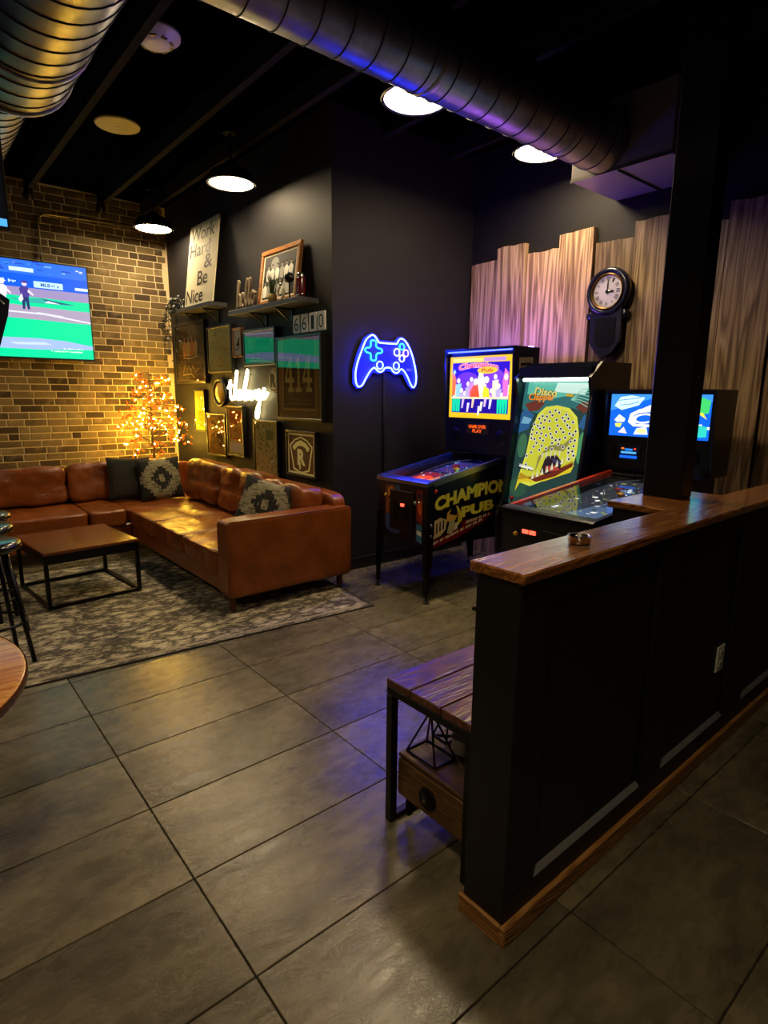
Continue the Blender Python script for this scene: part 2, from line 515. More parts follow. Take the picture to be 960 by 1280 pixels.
def art(name, parent, O, U, V, w_, h_, shapes, mat, step=.00025, gain=1.0):
    """a print: O corner, U/V unit axes, size w,h; shapes in 0..1 units; later shapes lie on earlier ones"""
    O, U, V = Vector(O), Vector(U), Vector(V)
    Nn = U.cross(V)
    vs, fs, cols = [], [], []
    for i, s in enumerate(shapes):
        if s[0] == 'poly': pv, pf = s[2], [tuple(range(len(s[2])))]
        else: pv, pf = s[2], s[3]
        b = len(vs)
        vs += [O + U * (p[0] * w_) + V * (p[1] * h_) + Nn * (i * step) for p in pv]
        c = tuple(min(.92, t_ * gain) for t_ in lin(s[1]))
        for f in pf:
            if len(f) < 3: continue
            a2 = sum(pv[f[k]][0] * pv[f[(k + 1) % len(f)]][1] - pv[f[(k + 1) % len(f)]][0] * pv[f[k]][1] for k in range(len(f)))
            ff = tuple(q + b for q in (f if a2 >= 0 else f[::-1]))
            fs.append(ff); cols += [(*c, 1)] * len(ff)
    me = bpy.data.meshes.new(name)
    me.from_pydata([tuple(v) for v in vs], [], fs)
    ca = me.color_attributes.new('Col', 'FLOAT_COLOR', 'CORNER')
    ca.data.foreach_set('color', [x for c in cols for x in c])
    me.materials.append(mat)
    me.update()
    return link(name, me, parent)

WX = ((0, -1, 0), (0, 0, 1))     # surface that faces -X
WY = ((1, 0, 0), (0, 0, 1))      # surface that faces -Y
XA, YB, YN, XP, ZC = 2.76, 7.36, 3.96, 4.34, 3.6   # art wall, brick wall, neon wall, plank wall, ceiling

# ================================================================ structure
# floor tiles
fl = struct('floor', MB().box(-3.6, 4.5, -2.6, 7.5, -.06, -.006).build('floor', K['grout']))
TW, TD = .8150, .4100
tm = MB().box(.0022, TW - .0022, .0022, TD - .0022, -.012, 0, .0018).mesh('tile', K['tile'])
for i in range(-5, 5):
    for j in range(-7, 18):
        x, y = .568 + TW * i, .365 + TD * j
        if x < -3.55 or y < -2.55 or y > 7.36: continue
        if x > 2.7 and y > 4.0: continue
        if x > 4.3: continue
        t = link('tile', tm, fl); t.location = (x, y, 0)

struct('ceiling', MB().box(-3.6, 4.5, -2.6, 7.5, ZC, ZC + .1).build('ceiling', K['ceiling_black']))
for i, x in enumerate((-.75, -.05, .64, 1.32, 2.01, 2.47, 3.2, 3.9)):
    j = MB().box(x, x + .05, -2.4, 7.3 if x < 2.7 else 3.9, 3.46, ZC).build('ceiling_joist', K['joist'])
    struct('', j)

# brick wall
wb = struct('wall_back', MB().box(-3.6, XA + .02, YB, YB + .12, 0, ZC).build('wall_back', K['mortar']))
rows = int(ZC / .0745)
bl, BR = [.21, .19, .165, .10, .215, .2], []
meshes = {}
for L in sorted(set(bl)):
    b = MB()
    c = .006
    x0, x1, z0, z1 = .005, L - .005, .005, .0695
    f = [(x0 + c, z0 + c), (x1 - c, z0 + c * 1.3), (x1 - c * 1.4, z1 - c), (x0 + c * 1.2, z1 - c * 1.2)]
    o_ = [(x0, z0), (x1, z0), (x1, z1), (x0, z1)]
    vs = [(p[0], -.006, p[1]) for p in f] + [(p[0], -.003, p[1]) for p in o_] + [(p[0], .01, p[1]) for p in o_]
    fs = [(0, 1, 2, 3)] + [(4 + i, 4 + (i + 1) % 4, (i + 1) % 4, i) for i in range(4)] + [(8 + i, 8 + (i + 1) % 4, 4 + (i + 1) % 4, 4 + i) for i in range(4)]
    meshes[L] = b.add(vs, fs).mesh('brick', K['brick'])
rest = MB()
nb = 0
for r_ in range(rows):
    z = .006 + r_ * .0745
    x = -3.5 + random.random() * .2
    while x < XA - .06:
        L = random.choice(bl)
        if x + L > XA: L = .1
        if x + L > XA + .02: break
        seen = x + L > .86 + (z - .7) * .1 and z > .66 and not (x + L < 1.78 and 1.86 < z < 2.7) and z < 3.56
        if seen and nb < 300:
            o = link('brick', meshes[L], wb); o.location = (x, YB, z); nb += 1
        elif x > -3.4:
            me = meshes[L]
            rest.add([(v.co.x + x, v.co.y + YB, v.co.z + z) for v in me.vertices], [tuple(p.vertices) for p in me.polygons])
        x += L
rb = rest.build('brickwork', K['brick'], wb); rb['kind'] = 'stuff'

# black walls
struct('wall_side', MB().box(XA, XA + .1, YN + .1, YB, 0, ZC).build('wall_side', K['black_paint']))
struct('wall_center', MB().box(XA, XP + .1, YN, YN + .1, 0, ZC).build('wall_center', K['black_paint']))
wp = struct('wall_right', MB().box(XP, XP + .1, -2.6, YN, 0, ZC).build('wall_right', K['black_paint']))
struct('wall_left', MB().box(-3.7, -3.6, -2.6, 7.5, 0, ZC).build('wall_left', K['black_paint']))
struct('wall_front', MB().box(-3.6, 4.5, -2.7, -2.6, 0, ZC).build('wall_front', K['black_paint']))
struct('baseboard_center', MB().box(XA + .0, 4.30, YN - .014, YN, 0, .10, .003).build('baseboard_center', K['black_satin']))
struct('baseboard_side', MB().box(XA - .014, XA, YN + .1, YB - .02, 0, .10, .003).build('baseboard_side', K['black_satin']))
# barn planks
edges = [3.945, 3.63, 3.313, 2.99, 2.675, 2.36, 2.04, 1.725, 1.41, 1.09, .77, .45, .13]
tops = [2.672, 2.762, 2.668, 2.756, 2.640, 2.730, 2.630, 2.722, 2.655, 2.74, 2.66, 2.73]
for i, t in enumerate(tops):
    y1, y0 = edges[i], edges[i + 1]
    d = [0, .022, .004, .028, .006, .024][i % 6]
    n = 5
    ts = [t + random.uniform(-.006, .006) for _ in range(n + 1)]
    poly = [(y0 + .007, 0.0), (y1 - .007, 0.0)] + [(y1 - .007 + (y0 - y1 + .014) * k / n, ts[k]) for k in range(n + 1)]
    MB().prism(poly, XP - .024 - d, XP, 'x').build('plank', K['plank'], wp)
# ================================================================ partition with cap, panels, wood base strip
pt = struct('wall_partition', loc=(1.150, .842, 0), rz=R(.7), label='black panelled half wall with a wood cap')
PL = 3.12     # length to the plank wall
def PB(): return MB()
PB().box(0, PL, .012, .135, 0, 1.045).build('core', K['partition_black'], pt)
# stiles and rails proud of the recessed panels (front face = -y)
def fr(n, *a): PB().box(*a, c=.002).build(n, K['partition_black'], pt)
fr('rail', 0, PL, -.004, .012, .985, 1.045)
fr('rail', 0, PL, -.004, .012, .06, .135)
xs = [(0, .125), (.755, .915), (1.50, 1.715), (2.30, 2.50), (3.0, PL)]
for a, b in xs: fr('stile', a, b, -.004, .012, .135, .985)
pans = [(.125, .755), (.915, 1.50), (1.715, 2.30), (2.50, 3.0)]
K['ledge'] = plain('lit_ledge_tone', '#77777c', .35, vary=.1)  # lower ledges coloured lighter than the black trim, for the light they catch
for a, b in pans:
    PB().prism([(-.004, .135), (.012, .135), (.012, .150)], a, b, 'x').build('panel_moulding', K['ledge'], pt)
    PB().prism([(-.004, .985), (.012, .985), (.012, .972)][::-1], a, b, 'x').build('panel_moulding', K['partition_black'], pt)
PB().box(-.012, 0, -.004, .138, .06, 1.045, .002).build('end_board', K['partition_black'], pt)
# base strips: rough pine
PB().box(-.022, PL, -.020, .0, 0, .062, .003).build('base_strip', K['pine'], pt)
PB().box(-.022, -.008, .0, .150, 0, .062, .003).build('base_strip', wood('raw_pine_end', [(0, lin('#6a3e1a')), (.45, lin('#b87c40')), (1, lin('#e0ac68'))], .55, 1, 14, .4), pt)
# cap: two boards
capm = K['cap_wood']
PB().box(-.022, PL, -.018, .158, 1.047, 1.076, .005).build('cap_board', capm, pt)
# pedestal return that carries the column
ped = struct('wall_pedestal', MB().box(2.285, 2.80, .995, 1.245, 0, 1.046).build('wall_pedestal', K['partition_black']))
MB().box(2.262, 2.80, 1.006, 1.262, 1.047, 1.075, .005).build('cap_board', wood('cap_wood_cross', [(0, lin('#4a2810')), (.45, lin('#8c5424')), (1, lin('#c08040'))], .25, 1, 11, .3, .7, 1.2, .1), ped)
colm = struct('column', MB().box(2.515, 2.62, 1.075, 1.24, 1.0755, ZC, .004).build('column', K['black_satin']))
MB().lathe([(.004, 0), (.004, .002)], 8, Matrix.Translation((2.56, 1.0735, 1.58)) @ Matrix.Rotation(R(-90), 4, 'X')).build('screw', K['chrome'], colm)

# outlet on the partition
ox, oz = 1.425, .365
ol = thing('wall_outlet', 'white electrical outlet on the black panelled half wall', 'outlet', (1.15, .842, 0), R(.7))
MB().box(ox - .036, ox + .036, .004, .0115, oz, oz + .115, .003).build('cover_plate', K['white_plastic'], ol)
for q in (.02, .068):
    MB().box(ox - .017, ox + .017, .001, .0065, oz + q, oz + q + .028, .003).build('socket', plain('socket_face', '#c9c4b8', .4), ol)
    b = MB()
    for dx in (-.007, .007): b.box(ox + dx - .0015, ox + dx + .0015, .0002, .0018, oz + q + .009, oz + q + .02)
    b.build('slot', K['black_plastic'], ol)
# crumbs and a splinter of wood beside the base strip
for (x, y, s, lb, nm) in ((1.445, .765, .005, 'larger pale paint crumb on the tile beside the base strip', 'crumb'), (1.475, .735, .004, 'small pale crumb on the tile away from the base strip', 'crumb')):
    b = MB((x, y, 0)); b.puff((x, y, s * .6), (s, s * .8, s * .6), 3, 3); tag(b.build(nm, K['white_plastic']), lb, 'crumb')
b = MB((1.47, .80, 0)); b.prism([(1.44, .786), (1.49, .79), (1.51, .80), (1.475, .805), (1.45, .80)], .0005, .012, 'z')
tag(b.build('wood_splinter', K['pine']), 'torn splinter of pine lying against the base strip', 'splinter')

# ================================================================ ducts
def duct_run(name, label, p0, p1, r, pitch=.12, ends=True):
    p0, p1 = Vector(p0), Vector(p1)
    d = (p1 - p0); L = d.length; ax = d.normalized()
    t = thing(name, label, 'duct', p0)
    q = ax.to_track_quat('Z', 'Y').to_matrix().to_4x4()
    n = 40
    b = MB(); b.lathe([(r, 0), (r, L)], n, q); b.build('pipe', K['duct'], t, sharp=40)
    turns = int(L / pitch)
    pts = [q @ Vector(((r + .001) * math.cos(a), (r + .001) * math.sin(a), a / (2 * math.pi) * pitch)) for a in [2 * math.pi * i / 40 for i in range(turns * 40 + 1)]]
    b = MB(); b.tube(pts, .0038, 5); b.build('spiral_seam', K['duct_seam'], t, smooth=True)
    return t, q, L
t, q, L = duct_run('spiral_duct', 'wide galvanised spiral duct ending in a rolled collar', (.646, -2.5, 3.15), (.646, 3.68, 3.15), .30, .125)
b = MB(); b.lathe([(.196, L), (.305, L - .02), (.312, L - .01), (.312, L + .004), (.3, L + .012), (.2, L + .012)], 40, q); b.build('end_collar', K['duct'], t, smooth=True)
b = MB(); b.lathe([(.303, L - .42), (.308, L - .415), (.308, L - .395), (.303, L - .39)], 40, q); b.build('joint_band', K['duct'], t, sharp=40)
b = MB(); b.ball(q @ Vector((-.305, .09, L - .08)), .008, 8, 5); b.build('screw', K['chrome'], t, smooth=True)
t, q, L = duct_run('spiral_duct', 'narrower spiral duct leaving the wide duct towards the brick wall', (.640, 3.70, 3.15), (.640, 7.34, 3.15), .20, .11)
b = MB(); b.lathe([(.202, .06), (.207, .07), (.207, .11), (.202, .12)], 40, q); b.build('joint_band', K['duct'], t, sharp=40)
t, q, L = duct_run('spiral_duct', 'spiral duct crossing the room into a sheet metal box', (.955, 2.318, 3.10), (3.746, 2.318, 3.10), .18, .15)
for z in (.05, 1.2, 2.3):
    b = MB(); b.lathe([(.181, z), (.185, z + .005), (.185, z + .035), (.181, z + .04)], 40, q); b.build('joint_band', K['duct'], t, sharp=40)
t = thing('plenum_box', 'sheet metal duct box mounted high on the plank wall', 'duct box', (3.755, 2.2, 2.92))
MB((3.755, 2.2, 2.92)).box(3.755, XP - .002, 1.87, 2.55, 2.92, 3.34, .003).build('box_body', plain('sheet_metal', '#a8a4a4', .45, .5), t)
MB((3.755, 2.2, 2.92)).box(3.757, XP - .003, 2.21, 2.216, 2.908, 2.92).build('standing_seam', K['duct_seam'], t)
MB((3.755, 2.2, 2.92)).box(3.75, 3.757, 1.865, 2.555, 2.915, 2.935).build('flange', K['duct'], t)

# ================================================================ dome lamps
K['lamp_shade'] = plain('lamp_shade', '#16161a', .4, .3)
K['lamp_in'] = plain('lamp_inside', '#d8d2c4', .5)
K['diffuser'] = glow('lamp_diffuser', LAMP_COL, LAMP)
def dome(loc, label, r=.19):
    t = thing('dome_lamp', label, 'lamp', loc, 0, 'dome lamps under the black ceiling')
    MB().lathe([(r + .008, -.002), (r + .010, .004), (r, .03), (r * .85, .085), (r * .5, .125), (.05, .14), (.05, .16), (.001, .16)], 32).build('shade', K['lamp_shade'], t, smooth=True)
    MB().lathe([(.001, .012), (r - .012, .012), (r - .012, .002), (.001, -.004)], 32).build('diffuser', K['diffuser'], t, smooth=True)
    MB().lathe([(r - .011, -.003), (r + .006, -.006), (r + .006, .0), (r - .011, .004)], 32).build('rim', K['chrome'], t, smooth=True)
    MB().tube([(0, 0, .16), (0, 0, ZC - loc[2] - .02)], .011, 8).build('stem', K['lamp_shade'], t)
    MB().lathe([(.055, ZC - loc[2] - .025), (.055, ZC - loc[2] - .001)], 20).build('canopy', K['lamp_shade'], t)
    return t
Z0 = 3.2
dome((2.42, 4.92, Z0), 'lit dome lamp over the framed pictures, nearer of the two by the brick wall')
dome((2.405, 6.75, Z0), 'lit dome lamp in the brick wall corner, at the end of the conduit')
dome((2.475, 2.722, 3.115), 'lit dome lamp half hidden behind the crossing spiral duct')
dome((3.80, 2.85, Z0), 'lit dome lamp beside the sheet metal duct box')
dome((-1.5, 5.0, Z0), 'dome lamp over the far side of the lounge')
dome((-.1, .2, Z0), 'dome lamp over the open tile floor beside the round table')

# ceiling bits
t = thing('smoke_detector', 'white smoke detector on the black ceiling', 'smoke detector', (1.46, 3.87, 3.53))
MB().lathe([(.001, -.05), (.055, -.05), (.095, -.035), (.11, -.01), (.14, 0), (.14, .02), (.001, .02)], 28).build('housing', K['white_plastic'], t, smooth=True)
b = MB()
for i in range(9):
    a = i * 2 * math.pi / 9
    m = Matrix.Rotation(a, 4, 'Z')
    b.box(.062, .096, -.017, .017, -.040, -.018, m=m)
b.build('vent_slot', K['black_plastic'], t)
b = MB(); b.box(-.02, .02, -.02, .02, .02, .07); b.build('mount', K['ceiling_black'], t)
t = thing('ceiling_speaker', 'round yellowed speaker grille in the black ceiling', 'speaker', (1.66, 5.31, 3.552))
MB().lathe([(.001, -.006), (.15, -.004), (.165, 0), (.168, .012), (.001, .012)], 32).build('grille', plain('speaker_grille', '#c8b46c', .6, vary=.1, scale=90), t, smooth=True)  # yellow of the lit tree's glow put into the grille colour
MB().lathe([(.001, -.012), (.012, -.012), (.012, -.004)], 12).build('emblem', K['chrome'], t)
MB().lathe([(.13, .012), (.13, .047)], 20).build('back_can', K['ceiling_black'], t)

# conduit on the brick wall
t = thing('conduit', 'thin metal conduit bent across the brick wall above the television', 'conduit', (1.42, 7.33, 2.7))
b = MB((1.42, 7.33, 2.7))
arc = [(1.425 + .10 * (1 - math.cos(a)), 7.325, 3.20 + .10 * math.sin(a)) for a in [math.pi / 2 * i / 8 for i in range(9)]]
b.tube([(1.425, 7.325, 2.6)] + arc + [(2.66, 7.325, 3.335)], .0095, 10)
b.build('pipe', plain('conduit_metal', '#a89878', .35, .8), t, smooth=True)
for (x, z) in ((1.425, 2.9), (1.75, 3.303), (2.2, 3.318)):
    MB((1.42, 7.33, 2.7)).box(x - .016, x + .016, 7.312, 7.3395, z - .016, z + .016, .003).build('strap', K['steel'], t)
# spot heads on the ceiling line of the brick wall
for (x, z, lb) in ((1.33, 3.44, 'small black spot head at the brick ceiling line above the television'), (2.0, 3.44, 'small black spot head at the brick ceiling line near the speaker grille')):
    t = thing('spot_head', lb, 'spotlight', (x, 7.15, z), 0, 'black spot heads at the top of the brick wall')
    MB().lathe([(.001, -.07), (.045, -.07), (.05, -.06), (.035, .04), (.02, .05), (.001, .05)], 16, Matrix.Rotation(R(35), 4, 'X')).build('head', K['black_metal'], t, smooth=True)
    MB().tube([(0, 0, .03), (0, .0, ZC - z - .01)], .008, 6).build('stem', K['black_metal'], t)
    MB().lathe([(.04, ZC - z - .015), (.04, ZC - z - .001)], 16).build('canopy', K['black_metal'], t)

# ================================================================ console bench behind the partition
t = thing('console_bench', 'dark wood and black metal console bench behind the half wall', 'bench', (1.2, 1.2, 0))
o = (1.2, 1.2, 0)
for (a, b_) in ((1.305, 1.425), (1.165, 1.303), (1.02, 1.163)):
    MB(o).box(1.205, 2.24, a, b_ - .002, .522, .550, .003).build('top_plank', K['bench_wood'], t)
for y in (1.028, 1.392):
    MB(o).box(1.205, 1.235, y, y + .03, .0, .492, .002).build('leg', K['black_metal'], t)
    MB(o).box(2.20, 2.23, y, y + .03, .0, .492, .002).build('leg', K['black_metal'], t)
    MB(o).box(1.235, 2.20, y, y + .03, .0, .022, .002).build('floor_rail', K['black_metal'], t)
    MB(o).box(1.235, 2.20, y, y + .03, .494, .521, .002).build('top_rail', K['black_metal'], t)
for x in (1.205, 2.20):
    MB(o).box(x, x + .03, 1.028, 1.422, .494, .521, .002).build('end_rail', K['black_metal'], t)
t2 = thing('wooden_drawer_box', 'rustic drawer box with a round pull on the lower part of the console bench', 'box', (1.24, 1.2, .022))
o = (1.24, 1.2, .022)
MB(o).box(1.243, 1.80, 1.064, 1.388, .112, .255, .003).build('body', K['crate_wood'], t2)
MB(o).box(1.236, 1.81, 1.060, 1.391, .2555, .272, .004).build('lid_board', K['crate_wood'], t2)
MB(o).box(1.232, 1.243, 1.066, 1.386, .115, .253, .002).build('drawer_front', K['crate_wood'], t2)
m = Matrix.Translation((1.231, 1.235, .178)) @ Matrix.Rotation(R(-90), 4, 'Y')
MB(o).lathe([(.001, .006), (.036, .006), (.040, .0), (.036, -.002), (.001, -.002)], 20, m).build('pull_plate', K['black_metal'], t2, smooth=True)
MB(o).lathe([(.001, .018), (.006, .018), (.006, .006)], 10, m).build('pull_knob', K['steel'], t2)
for (x, y) in ((1.26, 1.085), (1.26, 1.365), (1.77, 1.085), (1.77, 1.365)):
    MB(o).box(x, x + .02, y - .01, y + .01, .022, .112, .002).build('foot', K['black_metal'], t2)
# wire geometric ornaments
def wire(name, label, base, apex, r=.0038):
    c = sum((Vector(p) for p in base), Vector()) / len(base); c.z = base[0][2]
    t = thing(name, label, 'ornament', c)
    n = len(base)
    for i in range(n):
        MB(c).tube([base[i], base[(i + 1) % n]], r, 6).build('base_wire', K['black_metal'], t)
        MB(c).tube([base[i], apex], r, 6).build('side_wire', K['black_metal'], t)
    return t
z = .276
wire('wire_pyramid', 'black wire pyramid ornament standing on the drawer box', [(1.262, 1.375, z), (1.262, 1.235, z), (1.36, 1.235, z), (1.36, 1.375, z)], (1.312, 1.31, .44))
wire('wire_pyramid', 'second wire ornament with crossing struts behind the pyramid', [(1.40, 1.385, z), (1.40, 1.315, z), (1.47, 1.315, z)], (1.44, 1.35, .40))
t = thing('decor_box', 'white and purple box under the console bench top', 'box', (1.445, 1.225, .2725), R(12))
MB().box(-.06, .06, -.055, .055, 0, .055, .002).build('carton', K['white_plastic'], t)
MB().box(-.062, .062, -.057, .057, .0555, .078, .002).build('lid', plain('purple_lid', '#7a6a9a', .35, .2), t)

# bracelet-like metal ashtray on the cap
t = thing('metal_ashtray', 'small silver ashtray with a wire loop on the wood cap', 'ashtray', (1.505, .915, 1.0775), R(20))
MB().lathe([(.001, .002), (.026, .002), (.030, .0), (.032, .012), (.031, .024), (.034, .026), (.0295, .024), (.0285, .008), (.001, .006)], 26).build('bowl', K['chrome'], t, smooth=True)
MB().tube([(-.031 + .010 * math.cos(a) - .004, .0, .026 + .012 * math.sin(a)) for a in [math.pi * 2 * i / 16 for i in range(16)]], .0022, 6, closed=True).build('wire_loop', K['chrome'], t, smooth=True)
# ================================================================ sectional sofa
S0 = (2.1, 5.2, 0)
sofa = thing('sectional_sofa', 'cognac leather corner sofa with loose cushions against the brick and picture walls', 'sofa', S0)
def wr(amp, fx=6.0, seed=0.0, tuft=0.0, ax=(0, 1)):
    def f(v, p):
        d = noise.noise(Vector((v.x * fx + seed, v.y * fx, v.z * fx))) * amp
        d += noise.noise(Vector((v.x * fx * 3.1 + seed, v.y * fx * 2.1, v.z * fx * 2.7))) * amp * .45
        n = Vector((p[0] ** 3, p[1] ** 3, p[2] ** 3)).normalized()
        v = v + n * d
        if tuft:
            g = math.exp(-(p[ax[0]] / .10) ** 2) + math.exp(-(p[ax[1]] / .10) ** 2) * .6
            v = v - n * (tuft * min(1.0, g))
        return v
    return f
LE = K['leather']
# base and frame
MB(S0).box(1.655, 2.64, 3.73, 6.6, .125, .285, .012).build('base_frame', LE, sofa)
MB(S0).box(-.35, 1.655, 5.70, 6.6, .125, .285, .012).build('base_frame', LE, sofa)
# arm
b = MB(S0); b.puff((2.145, 3.655, .388), (.515, .078, .268), 30, 18, wr(.003, 5, 3)); b.build('arm', LE, sofa, smooth=True)
arm = sofa.children[-1]
for zz in (.652,):
    b = MB(S0); b.tube([(1.637, 3.583, .14), (1.634, 3.583, .62), (1.66, 3.583, .652), (2.63, 3.583, .652)], .006, 8); b.build('piping', LE, arm, smooth=True)
    b = MB(S0); b.tube([(1.637, 3.727, .30), (1.634, 3.727, .62), (1.66, 3.727, .652), (2.63, 3.727, .652)], .006, 8); b.build('piping', LE, arm, smooth=True)
# back frame boards
b = MB(S0); b.puff((2.60, 5.12, .44), (.065, 1.47, .31), 14, 12, wr(.003, 4, 9)); b.build('back_frame', LE, sofa, smooth=True)
b = MB(S0); b.puff((1.14, 6.58, .44), (1.50, .065, .30), 14, 12, wr(.003, 4, 5)); b.build('back_frame', LE, sofa, smooth=True)
# seats along the picture wall
for i, (a, c) in enumerate(((5.66, 5.02), (5.02, 4.37), (4.37, 3.735))):
    b = MB(S0); b.puff((2.02, (a + c) / 2, .352), (.405, (a - c) / 2 - .002, .078), 11, 24, wr(.013, 7, i * 5.3, .016, (0, 1)))
    b.build('seat_cushion', LE, sofa, smooth=True)
    sc_ = sofa.children[-1]
    for zz in (.418, .288):
        MB(S0).tube([(1.70, c + .012, zz), (1.635, c + .012, zz), (1.622, c + .03, zz), (1.622, a - .03, zz), (1.635, a - .012, zz), (1.70, a - .012, zz)], .0045, 6).build('piping', LE, sc_, smooth=True)
# corner seat and seats along the brick wall
b = MB(S0); b.puff((2.02, 6.10, .350), (.405, .435, .076), 7, 16, wr(.008, 5, 2.2)); b.build('seat_cushion', LE, sofa, smooth=True)
for i, (a, c) in enumerate(((1.612, 1.29), (1.29, .50), (.50, -.30))):
    b = MB(S0); b.puff(((a + c) / 2, 6.08, .352), ((a - c) / 2 - .002, .42, .078), 11, 22, wr(.010, 6, 20 + i * 4.1, .006, (0, 1)))
    b.build('seat_cushion', LE, sofa, smooth=True)
# back cushions along the picture wall (lean)
for i, (a, c, top) in enumerate(((5.97, 5.18, .83), (5.18, 4.38, .82), (4.38, 3.74, .80))):
    m = Matrix.Rotation(R(9), 4, 'Y')
    b = MB(S0); b.puff((2.40, (a + c) / 2, (top + .43) / 2), (.125, (a - c) / 2 - .004, (top - .42) / 2), 6.5, 22, wr(.015, 6, 40 + i * 3.7, .022, (1, 2)), m)
    b.build('back_cushion', LE, sofa, smooth=True)
# corner and back cushions along the brick wall
for i, (a, c, top) in enumerate(((2.30, 1.80, .80), (1.78, 1.255, .795), (1.25, .47, .785), (.47, -.31, .785))):
    m = Matrix.Rotation(R(-9), 4, 'X')
    b = MB(S0); b.puff(((a + c) / 2, 6.37, (top + .43) / 2), ((a - c) / 2 - .004, .125, (top - .42) / 2), 6.5, 22, wr(.015, 6, 60 + i * 6.1, .008, (0, 2)), m)
    b.build('back_cushion', LE, sofa, smooth=True)
K['leg_wood'] = plain('sofa_leg_wood', '#5a2c14', .4)
for (x, y) in ((1.69, 3.66), (2.60, 3.66), (1.69, 5.75), (2.6, 6.5), (.2, 5.75), (-.3, 6.5)):
    MB(S0).prism([(x - .017, y - .017), (x + .017, y - .017), (x + .017, y + .017), (x - .017, y + .017)], .0096, .13, 'z').build('leg', K['leg_wood'], sofa)

# pillows
def aztec(name, dark, light):
    m, nt, p = new_mat(name)
    tc = N(nt, 'ShaderNodeTexCoord'); sx = N(nt, 'ShaderNodeSeparateXYZ'); nt.links.new(tc.outputs['Object'], sx.inputs[0])
    def mt(op, a, b=None):
        n = N(nt, 'ShaderNodeMath', operation=op)
        for i, x in enumerate((a, b)):
            if x is None: continue
            if hasattr(x, 'links'): nt.links.new(x, n.inputs[i])
            else: n.inputs[i].default_value = x
        return n.outputs[0]
    x = mt('ABSOLUTE', sx.outputs[0]); z = mt('ABSOLUTE', sx.outputs[2])
    q = .026
    xq = mt('MULTIPLY', mt('FLOOR', mt('DIVIDE', x, q)), q); zq = mt('MULTIPLY', mt('FLOOR', mt('DIVIDE', z, q * .75)), q * .75)
    d = mt('ADD', mt('MULTIPLY', xq, 1.0), mt('MULTIPLY', zq, .8))
    ns = noise_t(nt, coords(nt, (40, 40, 12), rnd=False), 1.0, 2)
    d2 = mt('ADD', d, mt('MULTIPLY', mt('SUBTRACT', ns, .5), .05))
    c = ramp(nt, mt('MULTIPLY', d2, 3.2), [(0.0, light), (.06, light), (.07, dark), (.27, dark), (.28, light), (.62, light), (.66, dark), (.9, dark)])
    c.node.color_ramp.interpolation = 'CONSTANT'
    st = noise_t(nt, coords(nt, (18, 18, 60), rnd=False), 1.0, 2)
    c2 = mixc(nt, ramp(nt, st, [(.5, (0, 0, 0)), (.56, (1, 1, 1))]), c, mixc(nt, .55, c, dark))
    nt.links.new(c2, p.inputs['Base Color']); p.inputs['Roughness'].default_value = .95
    bump(nt, p, noise_t(nt, coords(nt, rnd=False), 220, 2), .4, .003)
    return m
K['aztec'] = aztec('woven_pattern', lin('#1f1d18'), lin('#8c8468'))
K['charcoal'] = plain('charcoal_fabric', '#24221d', .95, vary=.3, scale=120, bmp=.3)
def pillow(label, loc, rot, mat, s=.215, group=None):
    b = MB()
    n = 18
    vs, fs = [], []
    for side in (1, -1):
        base = len(vs)
        for i in range(n + 1):
            for j in range(n + 1):
                u, v = -1 + 2 * i / n, -1 + 2 * j / n
                k = 1 - .07 * (1 - abs(u) ** 2) * abs(v) ** 3; k2 = 1 - .07 * (1 - abs(v) ** 2) * abs(u) ** 3
                h = .062 * max(0, (1 - u ** 4)) ** .5 * max(0, (1 - v ** 4)) ** .5
                h += noise.noise(Vector((u * 2, v * 2, side * 3 + loc[0]))) * .008 * (1 - u * u) * (1 - v * v)
                vs.append((u * s * k2, side * h, v * s * k))
        for i in range(n):
            for j in range(n):
                q = (base + i * (n + 1) + j, base + (i + 1) * (n + 1) + j, base + (i + 1) * (n + 1) + j + 1, base + i * (n + 1) + j + 1)
                fs.append(q if side < 0 else q[::-1])
    b.add(vs, fs)
    o = b.build('throw_pillow', mat, smooth=True)
    o.location = loc; o.rotation_euler = rot
    return tag(o, label, 'pillow')
pillow('plain charcoal pillow tucked behind a patterned one in the sofa corner', (1.80, 6.165, .645), (R(-14), R(3), R(2)), K['charcoal'])
pillow('diamond patterned pillow leaning in the corner of the leather sofa', (2.055, 6.02, .635), (R(-16), R(-2), R(-4)), K['aztec'])
pillow('patterned pillow leaning beside the arm of the leather sofa', (2.125, 3.96, .655), (R(-24), R(16), R(-38)), K['aztec'], .205)

# ================================================================ rug, table, stools
rg = thing('area_rug', 'distressed cream and charcoal rug under the coffee table', 'rug', (2.535, 3.135, 0), R(-4.6))
MB().box(-3.2, -.012, .012, 2.2, .0008, .008, .002).build('pile', K['rug'], rg)
MB().box(-3.2, 0, 0, .0115, .0008, .009, .002).build('edging', K['rug_edge'], rg)
MB().box(-.0115, 0, .0118, 2.2, .0008, .009, .002).build('edging', K['rug_edge'], rg)
MB().box(-3.2, -.05, .04, .066, .0079, .0092).build('border_band', K['rug_band'], rg)
MB().box(-.066, -.04, .04, 2.2, .0079, .0092).build('border_band', K['rug_band'], rg)

